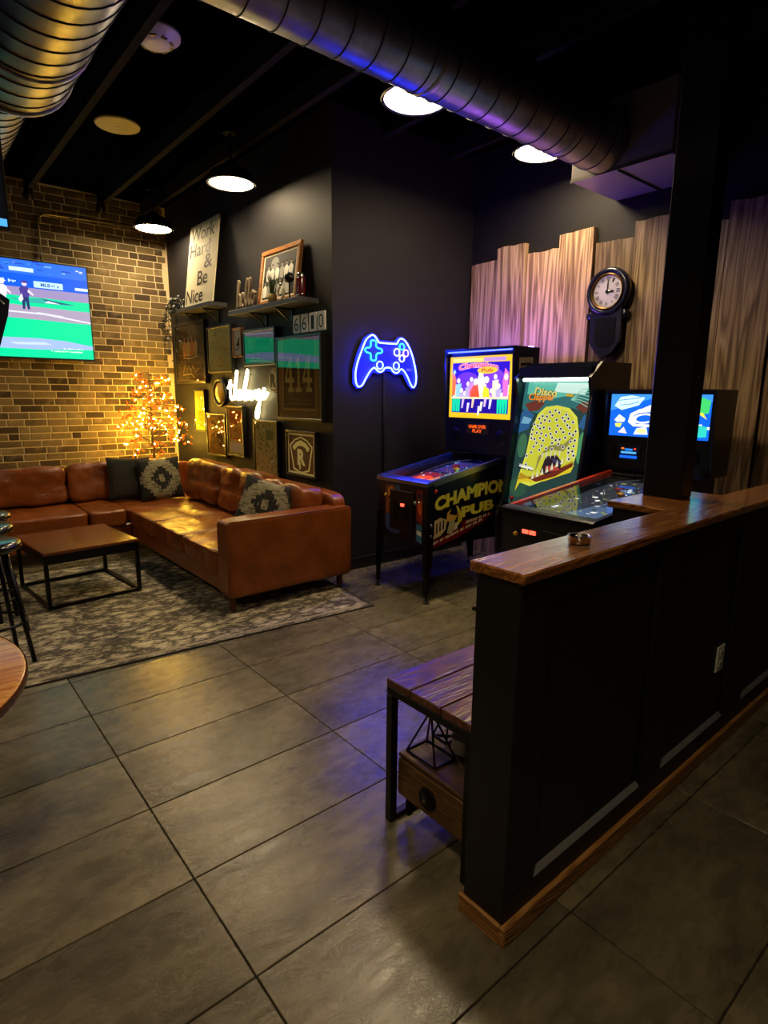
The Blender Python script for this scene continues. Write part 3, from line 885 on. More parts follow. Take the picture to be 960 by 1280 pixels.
ct = thing('coffee_table', 'low square coffee table with glossy brown top and black frame', 'coffee table', (.985, 4.82, .0105), R(5))
w2, d2_, h2 = .325, .36, .405
MB().box(-w2, w2, -d2_, d2_, h2 - .022, h2, .003).build('top', K['coffee_top'], ct)
MB().box(-w2 + .004, w2 - .004, -d2_ + .004, d2_ - .004, h2 - .085, h2 - .023).build('apron', K['black_metal'], ct)
for sx in (-1, 1):
    for sy in (-1, 1):
        x, y = sx * (w2 - .014), sy * (d2_ - .014)
        MB().box(x - .013, x + .013, y - .013, y + .013, 0, h2 - .086, .001).build('leg', K['black_metal'], ct)
    MB().box(sx * (w2 - .014) - .011, sx * (w2 - .014) + .011, -d2_ + .028, d2_ - .028, .0, .022).build('floor_rail', K['black_metal'], ct)
    MB().box(-w2 + .028, w2 - .028, sx * (d2_ - .014) - .011, sx * (d2_ - .014) + .011, .0, .022).build('floor_rail', K['black_metal'], ct)

def stool(label, loc, rz):
    t = thing('bar_stool', label, 'stool', loc, rz, 'black stools beside the rug')
    MB().lathe([(.001, .64), (.15, .64), (.168, .65), (.172, .668), (.165, .685), (.14, .694), (.001, .69)], 28).build('seat', plain('stool_seat', '#15130f', .25, coat=.6), t, smooth=True)
    for k in range(4):
        a = R(45 + 90 * k)
        MB().tube([(.10 * math.cos(a), .10 * math.sin(a), .64), (.19 * math.cos(a), .19 * math.sin(a), .0)], .0125, 8).build('leg', K['black_metal'], t, smooth=True)
    MB().tube([(.157 * math.cos(a), .157 * math.sin(a), .235) for a in [2 * math.pi * i / 28 for i in range(28)]], .008, 6, closed=True).build('foot_ring', K['black_metal'], t, smooth=True)
    return t
stool('black round bar stool standing closest to the round wood table', (.315, 3.72, .0105), R(10))
stool('black round bar stool between two other stools beside the rug', (.345, 4.20, .0105), R(25))
stool('black round bar stool closest to the sofa', (.39, 4.62, .0105), R(-5))

t = thing('round_table', 'round honey coloured wood table cut by the edge of the picture', 'table', (-.312, 1.896, 0))
MB().lathe([(.001, .715), (.50, .715), (.528, .722), (.535, .735), (.532, .748), (.52, .752), (.001, .752)], 64).build('top', K['table_wood'], t, sharp=35)
MB().lathe([(.5355, .724), (.5375, .730), (.5375, .742), (.5355, .748)], 64).build('edge_band', wood('edge_band', [(0, lin('#3a1a08')), (1, lin('#7a4416'))], .3, 2, 12, .1), t, smooth=True)
MB().tube([(0, 0, .03), (0, 0, .715)], .04, 16).build('post', K['black_metal'], t, smooth=True)
MB().lathe([(.001, 0), (.27, 0), (.27, .012), (.05, .035), (.001, .035)], 32).build('base', K['black_metal'], t, sharp=35)

# ================================================================ lit twig tree
TX, TY = 2.31, 6.92
tree = thing('lit_twig_tree', 'artificial tree covered in warm fairy lights behind the sofa corner', 'tree', (TX, TY, 0))
K['bark'] = plain('twig_bark', '#3a2210', .8, bmp=.3)
def leaf_mat():
    m = plain('amber_leaf', '#b04a10', .7, vary=.4, scale=60)
    nt = m.node_tree; out = [n for n in nt.nodes if n.type == 'OUTPUT_MATERIAL'][0]
    mx = N(nt, 'ShaderNodeMixShader'); tr = N(nt, 'ShaderNodeBsdfTranslucent')
    tr.inputs[0].default_value = (.45, .10, .008, 1); mx.inputs[0].default_value = .55
    nt.links.new(nt.nodes['Principled BSDF'].outputs[0], mx.inputs[1]); nt.links.new(tr.outputs[0], mx.inputs[2]); nt.links.new(mx.outputs[0], out.inputs[0])
    return m
K['leaf'] = leaf_mat()
K['bulb'] = glow('fairy_bulb', (1.0, .58, .055), 620.0)
MB().lathe([(.001, 0), (.14, 0), (.14, .012), (.03, .03), (.001, .03)], 24).build('base', K['black_metal'], tree)
MB().tube([(0, 0, .02), (.003, 0, .6), (-.004, 0, 1.2), (.0, 0, 1.76)], [.019, .016, .011, .004], 8).build('trunk', K['bark'], tree, smooth=True)
rng = random.Random(11)
br, lv, bu = MB(), MB(), MB()
tips = []
for k in range(44):
    f_ = k / 44
    z0 = .80 + .92 * f_
    a = k * 2.4 + rng.uniform(-.3, .3)
    Ln = .50 * (1 - f_ * .70) * rng.uniform(.8, 1.1)
    if math.sin(a) > .2: Ln *= .8
    up = rng.uniform(.45, .9) * (1 - .4 * f_)
    p = Vector((0, 0, z0)); pts = [p.copy()]
    d = Vector((math.cos(a), math.sin(a), up)).normalized()
    for q_ in range(5):
        d = (d + Vector((rng.uniform(-.2, .2), rng.uniform(-.2, .2), rng.uniform(-.34, .02)))).normalized()
        p = p + d * Ln / 5; pts.append(p.copy())
    if max(q.x for q in pts) > .41: pts = [Vector((q.x * .82, q.y, q.z)) for q in pts]
    br.tube(pts, [.0075, .006, .0045, .0035, .0028, .002], 5)
    for q_ in range(3, 6):
        for s_ in range(2):
            e = (d + Vector((rng.uniform(-1, 1), rng.uniform(-1, 1), rng.uniform(-.9, .3)))).normalized()
            tl = rng.uniform(.04, .10)
            tp = pts[q_] + e * tl
            tp.x = min(tp.x, .42); tp.y = min(tp.y, .40)
            br.tube([pts[q_], tp], [.002, .001], 4, caps=False)
            tips += [tp, (pts[q_] + tp) * .5]
for tp in tips:
    if rng.random() < .165: bu.ball(tp, .0060, 6, 4)
    for _ in range(1):
        c = tp + Vector((rng.uniform(-.04, .04), rng.uniform(-.04, .04), rng.uniform(-.04, .03)))
        u = Vector((rng.uniform(-1, 1), rng.uniform(-1, 1), rng.uniform(-1, 1))).normalized(); v = u.orthogonal().normalized(); s_ = rng.uniform(.016, .032)
        if c.x < .41:
            lv.add([c - u * s_, c - u * s_ * .2 + v * s_ * .55, c + u * s_, c - u * s_ * .2 - v * s_ * .55], [(0, 1, 2, 3)])
br.build('branches', K['bark'], tree, smooth=True)['kind'] = 'stuff'
lv.build('leaves', K['leaf'], tree)['kind'] = 'stuff'
bu.build('fairy_bulbs', K['bulb'], tree, smooth=True)['kind'] = 'stuff'

# ================================================================ televisions
def tv(name, label, c, w_, h_, rz, tilt, shapes):
    t = thing(name, label, 'television', c, rz)
    mtx = Matrix.Rotation(R(tilt), 4, 'X')
    MB().box(-w_ / 2, w_ / 2, 0, .035, -h_ / 2, h_ / 2, .004, mtx).build('casing', K['black_plastic'], t)
    bz = .012
    for a in ((-w_ / 2, w_ / 2, -.004, -.0005, h_ / 2 - bz, h_ / 2), (-w_ / 2, w_ / 2, -.004, -.0005, -h_ / 2, -h_ / 2 + bz * 1.4),
              (-w_ / 2, -w_ / 2 + bz, -.004, -.0005, -h_ / 2 + bz * 1.41, h_ / 2 - bz * 1.01), (w_ / 2 - bz, w_ / 2, -.004, -.0005, -h_ / 2 + bz * 1.41, h_ / 2 - bz * 1.01)):
        MB().box(*a, .001, mtx).build('bezel', K['black_plastic'], t)
    O = mtx @ Vector((-w_ / 2 + bz, -.0008, -h_ / 2 + bz * 1.4))
    art('screen', t, O, (1, 0, 0), mtx @ Vector((0, 0, 1)), w_ - 2 * bz, h_ - 2.4 * bz, shapes, K['screen'], step=.00006)
    return t
G1, DIRT, SAND, BLU = '#00e09a', '#a99ab4', '#9fb8e6', '#0f5ae0'
sh = [B_(G1, 0, 1, 0, 1), B_(BLU, 0, 1, .70, 1)]
sh += [B_('#2f6fe8', 0, 1, .86, 1)]
rr = random.Random(5)
for i in range(46):
    x, y = rr.random(), rr.uniform(.87, .99)
    sh.append(B_(rr.choice(['#7fb0ff', '#cfe0ff', '#1c49c0', '#3a86ff', '#8f9de8']), x, x + rr.uniform(.01, .05), y, y + rr.uniform(.008, .02)))
sh += [B_('#c8ecff', .60, .72, .885, .925), B_('#bfe8f5', .715, .865, .735, .80), B_('#d8f2ff', .93, 1, .745, .775)]
def blips(col, x0, x1, y0, y1, n):
    out, q = [], (x1 - x0) / n
    for i in range(n):
        if rr.random() < .12: continue
        yy = y0 + (y1 - y0) * rr.choice([0, 0, .3])
        out.append(B_(col, x0 + q * i, x0 + q * (i + .72), yy, y1 - (y1 - y0) * rr.choice([0, .25])))
    return out
sh += [T('#2a50b0', 'MLB', .75, .80, .75, .785, .03)] + blips('#2a50b0', .806, .845, .75, .78, 4)
sh += blips('#c8e8ff', .50, .575, .765, .80, 5) + blips('#c8e8ff', .59, .63, .765, .795, 4) + blips('#c8e8ff', .34, .43, .77, .80, 5)
sh += [P_('#9a8cb8', (0, .66), (1, .62), (1, .72), (0, .73)), P_(G1, (0, .60), (0, .655), (.6, .62), (1, .615), (1, .50), (.7, .53)),
       P_('#2fb0a0', (.56, .60), (.75, .628), (.93, .575), (.7, .57)), P_('#1c5a80', (.74, .625), (.92, .585), (.80, .58)), P_('#e8f0ff', (.78, .605), (.845, .58), (.76, .582)),
       P_(DIRT, (0, .43), (.5, .41), (1, .385), (1, .52), (.7, .535), (.52, .55), (0, .57)), P_('#e0e4f4', (.5, .465), (.75, .455), (1, .395), (1, .41), (.76, .47), (.5, .48)),
       P_('#d8dcf0', (.72, .48), (.86, .455), (.83, .445), (.70, .462)), P_(SAND, (0, .12), (.5, .20), (.7, .205), (.85, .19), (1, .145), (1, .105), (.7, .085), (.4, .09), (0, .06)),
       P_('#c6d6f6', (.56, .15), (.74, .165), (.78, .14), (.6, .13))]
def man(x, y, s, top, legs, skin='#e8d8e0'):
    return [P_(legs, (x - .018 * s, y), (x - .006 * s, y), (x, y + .09 * s), (x + .007 * s, y), (x + .019 * s, y), (x + .017 * s, y + .13 * s), (x - .017 * s, y + .13 * s)),
            P_(top, (x - .02 * s, y + .125 * s), (x + .02 * s, y + .125 * s), (x + .026 * s, y + .21 * s), (x + .012 * s, y + .235 * s), (x - .012 * s, y + .235 * s), (x - .026 * s, y + .21 * s)),
            P_(skin, (x + .02 * s, y + .21 * s), (x + .045 * s, y + .155 * s), (x + .04 * s, y + .145 * s), (x + .014 * s, y + .18 * s)), E_(skin, x + .002 * s, y + .262 * s, .013 * s, .024 * s), P_(top, (x - .013 * s, y + .268 * s), (x + .024 * s, y + .268 * s), (x + .012 * s, y + .292 * s), (x - .01 * s, y + .292 * s))]
sh += man(.555, .50, 1.0, '#dfe6ff', '#cfd4f0') + man(.665, .50, 1.0, '#4a3a90', '#24336a') + [P_('#f0e8ff', (.63, .60), (.65, .66), (.655, .60), (.64, .57))]
_unused = [P_('#0c1420', (.30, .30), (.46, .12), (.48, .28), (.515, .50), (.52, .555), (.47, .62), (.40, .66), (.32, .64)), S_('#e4e8f4', [(.40, .60), (.46, .575), (.495, .53)], .008), P_('#1430d8', (.36, .2), (.44, .2), (.455, .40), (.40, .42))]
sh += blips('#e8fff6', .83, .945, .098, .112, 15) + blips('#e8fff6', .77, .955, .066, .082, 24)
tv('television', 'large television showing baseball on the brick wall', (.925, 7.23, 2.318), 1.82, .985, R(0), -1.6, sh)
b = MB((.925, 7.30, 2.3)); b.box(.7, 1.15, 7.268, 7.346, 2.1, 2.5, .004); tag(b.build('tv_wall_mount', K['black_metal']), 'black wall bracket behind the large television', 'bracket')
tv('television', 'television hanging from the ceiling with only its lit corner in view', (-.025, 3.32, 2.52), 1.11, .62, R(0), -3,
   [B_('#05060a', 0, 1, 0, 1), P_('#4fa8f0', (0, 0), (1, 0), (1, .055), (0, .10)), B_('#0c2a60', .1, .5, .4, .7)])
b = MB((-.02, 3.36, 2.8)); b.tube([(-.02, 3.385, 2.6), (-.02, 3.385, ZC)], .02, 10); tag(b.build('tv_ceiling_pole', K['black_metal']), 'black ceiling pole carrying the hanging television', 'pole')
pn = thing('pennant', 'navy pennant with white piping hanging under the ceiling television', 'pennant', (.3, 3.40, 2.06))
o = (.3, 3.40, 2.06)
MB(o).prism([(.12, 1.30), (.36, 1.52), (.45, 1.71), (.495, 1.85), (.508, 1.922), (.47, 1.95), (.30, 2.03), (.12, 2.06)], 3.396, 3.404, 'y').build('cloth', plain('navy_cloth', '#10162e', .9, vary=.2, scale=40), pn)
MB(o).tube(smooth_path2 if 0 else [(.12, 3.394, 2.04), (.30, 3.394, 2.01), (.44, 3.394, 1.945), (.485, 3.394, 1.90)], .003, 6).build('piping', K['white_plastic'], pn)
for x, z in ((.16, 2.052), (.44, 1.962)):
    MB(o).tube([(x, 3.40, z), (x, 3.385, 2.21)], .0015, 5).build('string', K['black_plastic'], pn)
# ================================================================ picture wall
XW = XA
def frame(name, label, ya, yb, z0, z1, fw, dep, fmat, shapes, glass=True, matte=None, mw=0.0, cat='picture', pane='glass'):
    """picture hung on the side wall; ya is the end nearer the brick wall"""
    W, H = ya - yb, z1 - z0
    o = (XW, (ya + yb) / 2, z0)
    t = thing(name, label, cat, o)
    xb, xf = XW - .002, XW - dep
    def bar(a, b, c, d): MB(o).box(xf, xb, a, b, c, d, .003).build('frame_bar', fmat, t)
    bar(yb, ya, z1 - fw, z1); bar(yb, ya, z0, z0 + fw)
    bar(yb, yb + fw, z0 + fw + .0005, z1 - fw - .0005); bar(ya - fw, ya, z0 + fw + .0005, z1 - fw - .0005)
    xi = xf + .010
    MB(o).box(xi + .002, xb, yb + fw + .0005, ya - fw - .0005, z0 + fw + .0005, z1 - fw - .0005).build('backing', K['frame_black'] if matte is None else matte, t)
    art('print', t, Vector((xi + .0016, ya - fw - mw - .001, z0 + fw + mw + .001)) - Vector(o), *WX, W - 2 * fw - 2 * mw - .002, H - 2 * fw - 2 * mw - .002, shapes, K['art'], step=.00002, gain=2.6)
    if glass:
        MB(o).add([(xf + .004, ya - fw - .001, z0 + fw + .001), (xf + .004, yb + fw + .001, z0 + fw + .001), (xf + .004, yb + fw + .001, z1 - fw - .001), (xf + .004, ya - fw - .001, z1 - fw - .001)], [(0, 1, 2, 3)]).build('glass_pane', K[pane], t)
    return t
rr = random.Random(21)
def specks(cols, n, x0=.05, x1=.95, y0=.05, y1=.95, s=.03, el=1.0):
    out = []
    for _ in range(n):
        x, y, q = rr.uniform(x0, x1), rr.uniform(y0, y1), rr.uniform(.4, 1) * s
        out.append(E_(rr.choice(cols), x, y, q, q * el, 7, rr.random()))
    return out
def lines(col, y0, y1, n, x0=.1, x1=.9, wd=.01):
    out = []
    for i in range(n):
        y = y0 + (y1 - y0) * i / max(1, n - 1)
        out.append(B_(col, x0 + rr.uniform(0, .08), x1 - rr.uniform(0, .25), y, y + wd))
    return out
# dark picture next to the brick wall: group in orange, loose signature below
g = [B_('#2a2019', 0, 1, 0, 1), B_('#3a2c22', .05, .95, .42, .97), P_('#1c1512', (.3, .75), (.35, .95), (.6, .97), (.7, .8), (.62, .62), (.38, .62))]
for i, c in enumerate(['#a86838', '#c07a44', '#9a5228', '#b87048']):
    x = .26 + .13 * i
    g += [P_(c, (x, .45), (x + .1, .45), (x + .14, .62), (x + .10, .72), (x + .02, .70), (x - .02, .6)), E_('#7a4a30', x + .06, .755, .035, .035)]
g += [S_('#b08a60', [(.25, .42), (.5, .40), (.8, .44)], .015), S_('#8a7458', [(.22, .14), (.30, .30), (.36, .16), (.42, .28), (.5, .17), (.58, .26), (.68, .15), (.8, .22)], .012), S_('#8a7458', [(.2, .10), (.5, .13), (.62, .05)], .012)]
frame('framed_picture', 'large dark framed picture with orange figures next to the brick wall', 7.17, 6.32, 1.60, 2.275, .03, .045, K['frame_black'], g)
g = [B_('#b0935a', 0, 1, 0, 1)] + lines('#8f7442', .12, .9, 13, .08, .92, .008) + specks(['#9a7a44', '#c0a468', '#8a6c3c'], 30, s=.04)
frame('framed_document', 'framed tan handwritten document below the sign shelf', 6.25, 5.668, 1.705, 2.177, .022, .045, K['frame_black'], g)
g = [B_('#cfc4a4', 0, 1, 0, 1), T('#3a332a', '4', .28, .8, .2, .72, .02, .3), S_('#3a332a', [(.12, .32), (.2, .2), (.4, .24)], .05)]
frame('framed_number', 'tiny framed script figure four between two larger frames', 5.648, 5.448, 1.846, 2.124, .018, .04, K['frame_brown'], g)
g = [B_('#54493a', 0, 1, 0, 1), P_('#3a332c', (0, 0), (1, 0), (1, .3), (.6, .45), (0, .35)), B_('#6a5c48', .1, .3, .45, .8), B_('#2c2620', .4, .85, .5, .75)] + specks(['#3c342a', '#6c604c'], 14, s=.05)
frame('framed_picture', 'framed glossy picture mirroring the television screen', 5.395, 4.785, 1.752, 2.082, .024, .05, K['frame_black'], g, pane='glass_hi')
# 414 jersey print
def dig4(x, w_, y, h_):
    return [P_('#b8955c', (x + .52 * w_, y + h_), (x + .78 * w_, y + h_), (x + .78 * w_, y + .40 * h_), (x + w_, y + .40 * h_), (x + w_, y + .27 * h_), (x + .78 * w_, y + .27 * h_), (x + .78 * w_, y + .11 * h_), (x + .98 * w_, y + .11 * h_), (x + .98 * w_, y), (x + .34 * w_, y), (x + .34 * w_, y + .11 * h_), (x + .52 * w_, y + .11 * h_), (x + .52 * w_, y + .27 * h_), (x, y + .27 * h_), (x, y + .40 * h_)),
            P_('#4c3a24', (x + .50 * w_, y + .80 * h_), (x + .50 * w_, y + .40 * h_), (x + .20 * w_, y + .40 * h_))]
def dig1(x, w_, y, h_):
    return [P_('#b8955c', (x + .3 * w_, y + h_), (x + .68 * w_, y + h_), (x + .68 * w_, y + .11 * h_), (x + w_, y + .11 * h_), (x + w_, y), (x + .02 * w_, y), (x + .02 * w_, y + .11 * h_), (x + .32 * w_, y + .11 * h_), (x + .32 * w_, y + .80 * h_), (x + .05 * w_, y + .74 * h_), (x + .05 * w_, y + .86 * h_))]
g = [B_('#7a6238', 0, 1, 0, 1), B_('#4c3a24', .13, .87, .13, 1), B_('#8a7040', .10, .13, .1, 1), B_('#8a7040', .87, .90, .1, 1), B_('#a58a50', .1, .9, .095, .115), B_('#5e4a2c', .17, .83, .16, .40)]
g += lines('#6e5734', .18, .38, 6, .2, .8, .012) + specks(['#4a3822', '#70583a', '#64502e'], 40, .16, .84, .15, .42, .02)
g += dig4(.17, .22, .33, .44) + dig1(.43, .15, .33, .44) + dig4(.60, .22, .33, .44)
frame('framed_jersey_print', 'tall framed wooden print with the number 414', 4.768, 4.047, 1.266, 1.98, .026, .055, K['frame_black'], g, pane='glass_hi')
# small yellow one and its neighbours
g = [B_('#c8a030', 0, 1, 0, 1), B_('#d8b448', .1, .9, .55, .92), B_('#a8841c', .1, .9, .08, .5)] + lines('#8a6a18', .12, .46, 6, .15, .85, .012)
frame('framed_print', 'narrow yellow print close to the lit tree', 6.705, 6.40, 1.062, 1.53, .016, .04, K['frame_black'], g)
g = [B_('#9a7a34', 0, 1, 0, 1), P_('#6a4c20', (.1, .1), (.5, .3), (.9, .12), (.85, .5), (.5, .62), (.15, .48)), E_('#b8923c', .5, .75, .25, .14)] + specks(['#6a5020', '#b0903c'], 20, s=.06)
frame('framed_print', 'amber framed print behind the sofa back, under the round ornament', 6.365, 5.885, .815, 1.282, .022, .045, K['frame_black'], g)
g = [B_('#b89a5a', 0, 1, 0, 1), B_('#a4602c', .1, .9, .32, .95), P_('#c87c30', (.2, .35), (.45, .8), (.55, .6), (.85, .9), (.85, .35)), B_('#d0c09a', .1, .9, .06, .26)] + specks(['#8a4a1c', '#d89a40'], 18, .1, .9, .35, .92, .06)
frame('framed_print', 'rust and cream framed print under the white neon lettering', 5.85, 5.472, .85, 1.372, .022, .045, K['frame_black'], g, matte=K['paper'])
g = [B_('#96905e', 0, 1, 0, 1)] + specks(['#5a5a34', '#6e6a3e', '#b4ac78', '#4a4a2c'], 120, s=.028, el=1.3) + [B_('#6a7048', .52, .85, .66, .86)] + lines('#505838', .68, .84, 5, .55, .85, .012)
frame('framed_print', 'olive botanical framed print behind the sofa, under the round R plaque', 5.245, 4.79, .735, 1.248, .02, .05, K['frame_black'], g)
cr, br_ = '#c0a878', '#3c2a1c'
g = [B_(cr, 0, 1, 0, 1), B_(br_, .05, .95, .05, .95), P_(cr, (.50, .93), (.74, .85), (.93, .70), (.80, .10), (.56, .03), (.44, .03), (.20, .10), (.07, .70), (.26, .85)),
     P_(br_, (.50, .89), (.72, .82), (.88, .68), (.76, .14), (.55, .07), (.45, .07), (.24, .14), (.12, .68), (.28, .82)), P_(cr, (.50, .84), (.68, .78), (.82, .66), (.76, .58), (.24, .58), (.18, .66), (.32, .78)),
     E_(br_, .5, .55, .22, .15), T(cr, 'R', .36, .66, .22, .62, .05), S_(br_, [(.32, .62), (.32, .20)], .07), S_(br_, [(.70, .40), (.72, .18)], .06), B_(cr, .42, .48, .12, .3)]
frame('framed_emblem', 'framed brown and cream shield emblem with monogram by the wall corner', 4.636, 4.155, .782, 1.182, .022, .05, K['frame_black'], g, glass=False)
# round R plaque
RX = Matrix.Rotation(R(-90), 4, 'Y')
def disc_thing(name, label, cat, y, z, x=XW): return thing(name, label, cat, (x, y, z))
t = disc_thing('round_plaque', 'round cream plaque with a black letter R', 'plaque', 4.875, 1.613)
MB().lathe([(.001, .022), (.103, .022), (.108, .016), (.108, .002), (.001, .002)], 36, RX).build('disc', K['paper'], t, sharp=35)
MB().lathe([(.086, .0225), (.086, .0245), (.097, .0245), (.097, .0225)], 36, RX).build('ring', K['frame_black'], t)
art('letter', t, (-.0245, .05, -.062), *WX, .1, .124, [T('#1c1712', 'R', 0, 1, 0, 1, .06)], K['art'])
t = disc_thing('round_ornament', 'round amber glass ornament in a dark ring above the amber print', 'ornament', 6.02, 1.50)
MB().lathe([(.135, .004), (.15, .012), (.155, .03), (.14, .036), (.125, .03), (.12, .004)], 36, RX).build('ring', K['frame_black'], t, smooth=True)
MB().lathe([(.001, .052), (.06, .048), (.1, .034), (.112, .018), (.112, .002), (.001, .002)], 36, RX).build('disc', plain('amber_disc', '#c89a30', .25, vary=.4, scale=14, coat=.6), t, smooth=True)
# number plates 6 6 1 0
for i, (ch, nm) in enumerate((('6', 'first white plate with a dark six, at the start of 6610'), ('6', 'second white plate with a dark six in 6610'), ('1', 'white plate with a dark one in 6610'), ('0', 'white plate with a dark zero at the end of 6610'))):
    y = 4.525 - .125 * i
    t = thing('number_plate', nm, 'plate', (XW, y - .054, 1.995), 0, 'white house number plates')
    MB().box(-.016, -.002, -.054, .054, 0, .150, .003).build('plate', K['white_plastic'], t)
    art('numeral', t, (-.0165, .034 if ch != '1' else .022, .022), *WX, .068 if ch != '1' else .044, .106, [T('#1e2c48', ch, 0, 1, 0, 1, -.005)], K['art'])

# white neon lettering
K['neon_white'] = glow('neon_warm_white', (1.0, .82, .36), 14.0)
def smooth_path(pts, n=6):
    out = []
    P = [pts[0]] + list(pts) + [pts[-1]]
    for i in range(1, len(P) - 2):
        p0, p1, p2, p3 = [Vector(q) for q in P[i - 1:i + 3]]
        for k in range(n):
            t_ = k / n
            out.append(.5 * ((2 * p1) + (-p0 + p2) * t_ + (2 * p0 - 5 * p1 + 4 * p2 - p3) * t_ * t_ + (-p0 + 3 * p1 - 3 * p2 + p3) * t_ ** 3))
    out.append(Vector(pts[-1]))
    return out
words_ = [[(.02, .60), (.08, .78), (.065, .52), (.07, .40), (.12, .37), (.17, .50), (.235, .90), (.262, .98), (.255, .88), (.19, .52), (.175, .38), (.20, .50), (.245, .56), (.25, .45), (.265, .37), (.31, .44), (.335, .53), (.31, .57), (.285, .47), (.30, .38), (.35, .39)],
          [(.0, .62), (.07, .66), (.14, .67)],
          [(.37, .42), (.43, .62), (.505, .92), (.53, .99), (.52, .86), (.44, .52), (.43, .39), (.47, .37), (.50, .46), (.535, .56), (.555, .48), (.53, .39), (.51, .46), (.55, .54), (.60, .54), (.59, .43), (.615, .38), (.645, .47), (.66, .55), (.655, .40), (.675, .50), (.71, .56), (.715, .45), (.735, .39), (.77, .50), (.80, .56), (.77, .57), (.755, .46), (.775, .41), (.81, .52), (.79, .30), (.755, .05), (.72, .0), (.70, .06), (.74, .22), (.82, .38), (.88, .47), (.92, .56), (.90, .60), (.87, .48), (.89, .40), (.95, .45), (.985, .52)]]
nz = thing('neon_lettering', 'white glowing neon lettering in cursive on the picture wall', 'neon sign', (XW, 5.375, 1.265))
for wd in words_:
    pts = [(-.035, .42 - p.x * .845, p.y * .455) for p in smooth_path([(a, b) for a, b in wd], 5)]
    MB().tube(pts, .0115, 8).build('neon_tube', K['neon_white'], nz, smooth=True)
for (u, v) in ((.07, .42), (.25, .9), (.52, .9), (.74, .2), (.9, .45)):
    MB().tube([(-.03, .42 - u * .845, v * .455), (-.001, .42 - u * .845, v * .455)], .005, 6).build('standoff', K['black_metal'], nz)

# ------------------------------------------------ shelves
K['shelf'] = plain('shelf_grey', '#39383a', .5, vary=.15)
def shelf(label, ya, yb, z0, z1, dep, brk):
    o = (XW, (ya + yb) / 2, z0)
    t = thing('wall_shelf', label, 'shelf', o)
    MB(o).box(XW - dep, XW - .001, yb, ya, z0, z1, .003).build('board', K['shelf'], t)
    for y in brk:
        MB(o).box(XW - .012, XW - .001, y - .012, y + .012, z0 - .14, z0 - .0005, .001).build('bracket', K['black_metal'], t)
        bb = t.children[-1]
        MB(o).box(XW - dep + .03, XW - .0125, y - .012, y + .012, z0 - .011, z0 - .0005, .001).build('bracket_arm', K['black_metal'], bb)
        MB(o).tube([(XW - dep + .05, y, z0 - .012), (XW - .014, y, z0 - .115)], .006, 6).build('bracket_strut', K['black_metal'], bb)
shelf('dark floating shelf carrying the lettered board', 6.80, 5.80, 2.342, 2.385, .20, (6.5, 6.0))
shelf('dark bracketed shelf carrying the team photograph and the word hello', 5.37, 4.14, 2.205, 2.245, .20, (5.0, 4.55))
# lettered board leaning
t = thing('lettered_board', 'cream board with Work Hard and Be Nice lettering leaning on the shelf', 'sign', (XW - .155, 6.15, 2.3875))
mt = Matrix.Rotation(R(8.0), 4, 'Y')
MB().box(-.009, .009, -.352, .352, 0, .83, .002, mt).build('board', K['paper'], t)
O = mt @ Vector((-.0105, .352, 0)); Vv = mt @ Vector((0, 0, 1))
ink = '#2a241c'
sh = [T(ink, 'Work', .07, .90, .79, .955, .01), T(ink, 'Hard', .07, .78, .60, .765, .014), T(ink, '&', .62, .90, .42, .585, .01), T(ink, 'Be', .42, .78, .235, .41, .01), T(ink, 'Nice', .05, .66, .03, .205, .01)]
art('lettering', t, O, (0, -1, 0), Vv, .704, .83, sh, K['art'])
# team photograph
t = thing('team_photograph', 'black and white team photograph in a wooden frame on the bracketed shelf', 'photograph', (XW - .098, 4.645, 2.2475))
mt = Matrix.Rotation(R(8.0), 4, 'Y')
FB = wood('photo_frame_wood', [(0, lin('#6a3c14')), (.5, lin('#9a5f26')), (1, lin('#c08a44'))], .35, 1, 20, .1, .4)
for a in ((-.325, .325, 0, .04), (-.325, .325, .43, .47), (-.325, -.285, .0405, .4295), (.285, .325, .0405, .4295)):
    MB().box(-.016, .016, a[0], a[1], a[2], a[3], .004, mt).build('frame_bar', FB, t)
MB().box(-.004, .014, -.2845, .2845, .0405, .4295, 0, mt).build('backing', K['paper'], t)
g = [B_('#d8ccb0', 0, 1, 0, 1), B_('#2c2c2c', .035, .965, .04, .96), P_('#4a4a4a', (.035, .5), (.3, .7), (.6, .62), (.965, .75), (.965, .96), (.035, .96)), E_('#8a8a88', .35, .78, .12, .14), B_('#1a1a1a', .035, .965, .04, .14)]
for row, (yy, n, s_) in enumerate(((.56, 6, .9), (.22, 7, 1.0))):
    for i in range(n):
        x = .10 + .8 * (i + .5 * (row == 0)) / n + rr.uniform(-.01, .01)
        wv = rr.choice(['#cfcdc6', '#bcbab2', '#dedcd4', '#9a9892'])
        g += [P_(wv, (x - .05, yy - .14), (x + .05, yy - .14), (x + .065, yy + .06), (x + .02, yy + .12), (x - .02, yy + .12), (x - .065, yy + .06)), E_('#8c8078', x, yy + .165, .026, .045, 10), P_('#2a2a2a', (x - .028, yy + .185), (x + .028, yy + .185), (x + .02, yy + .22), (x - .02, yy + .22))]
art('photo', t, mt @ Vector((-.0045, .284, .041)), (0, -1, 0), mt @ Vector((0, 0, 1)), .568, .388, g, K['art'], step=.00004)
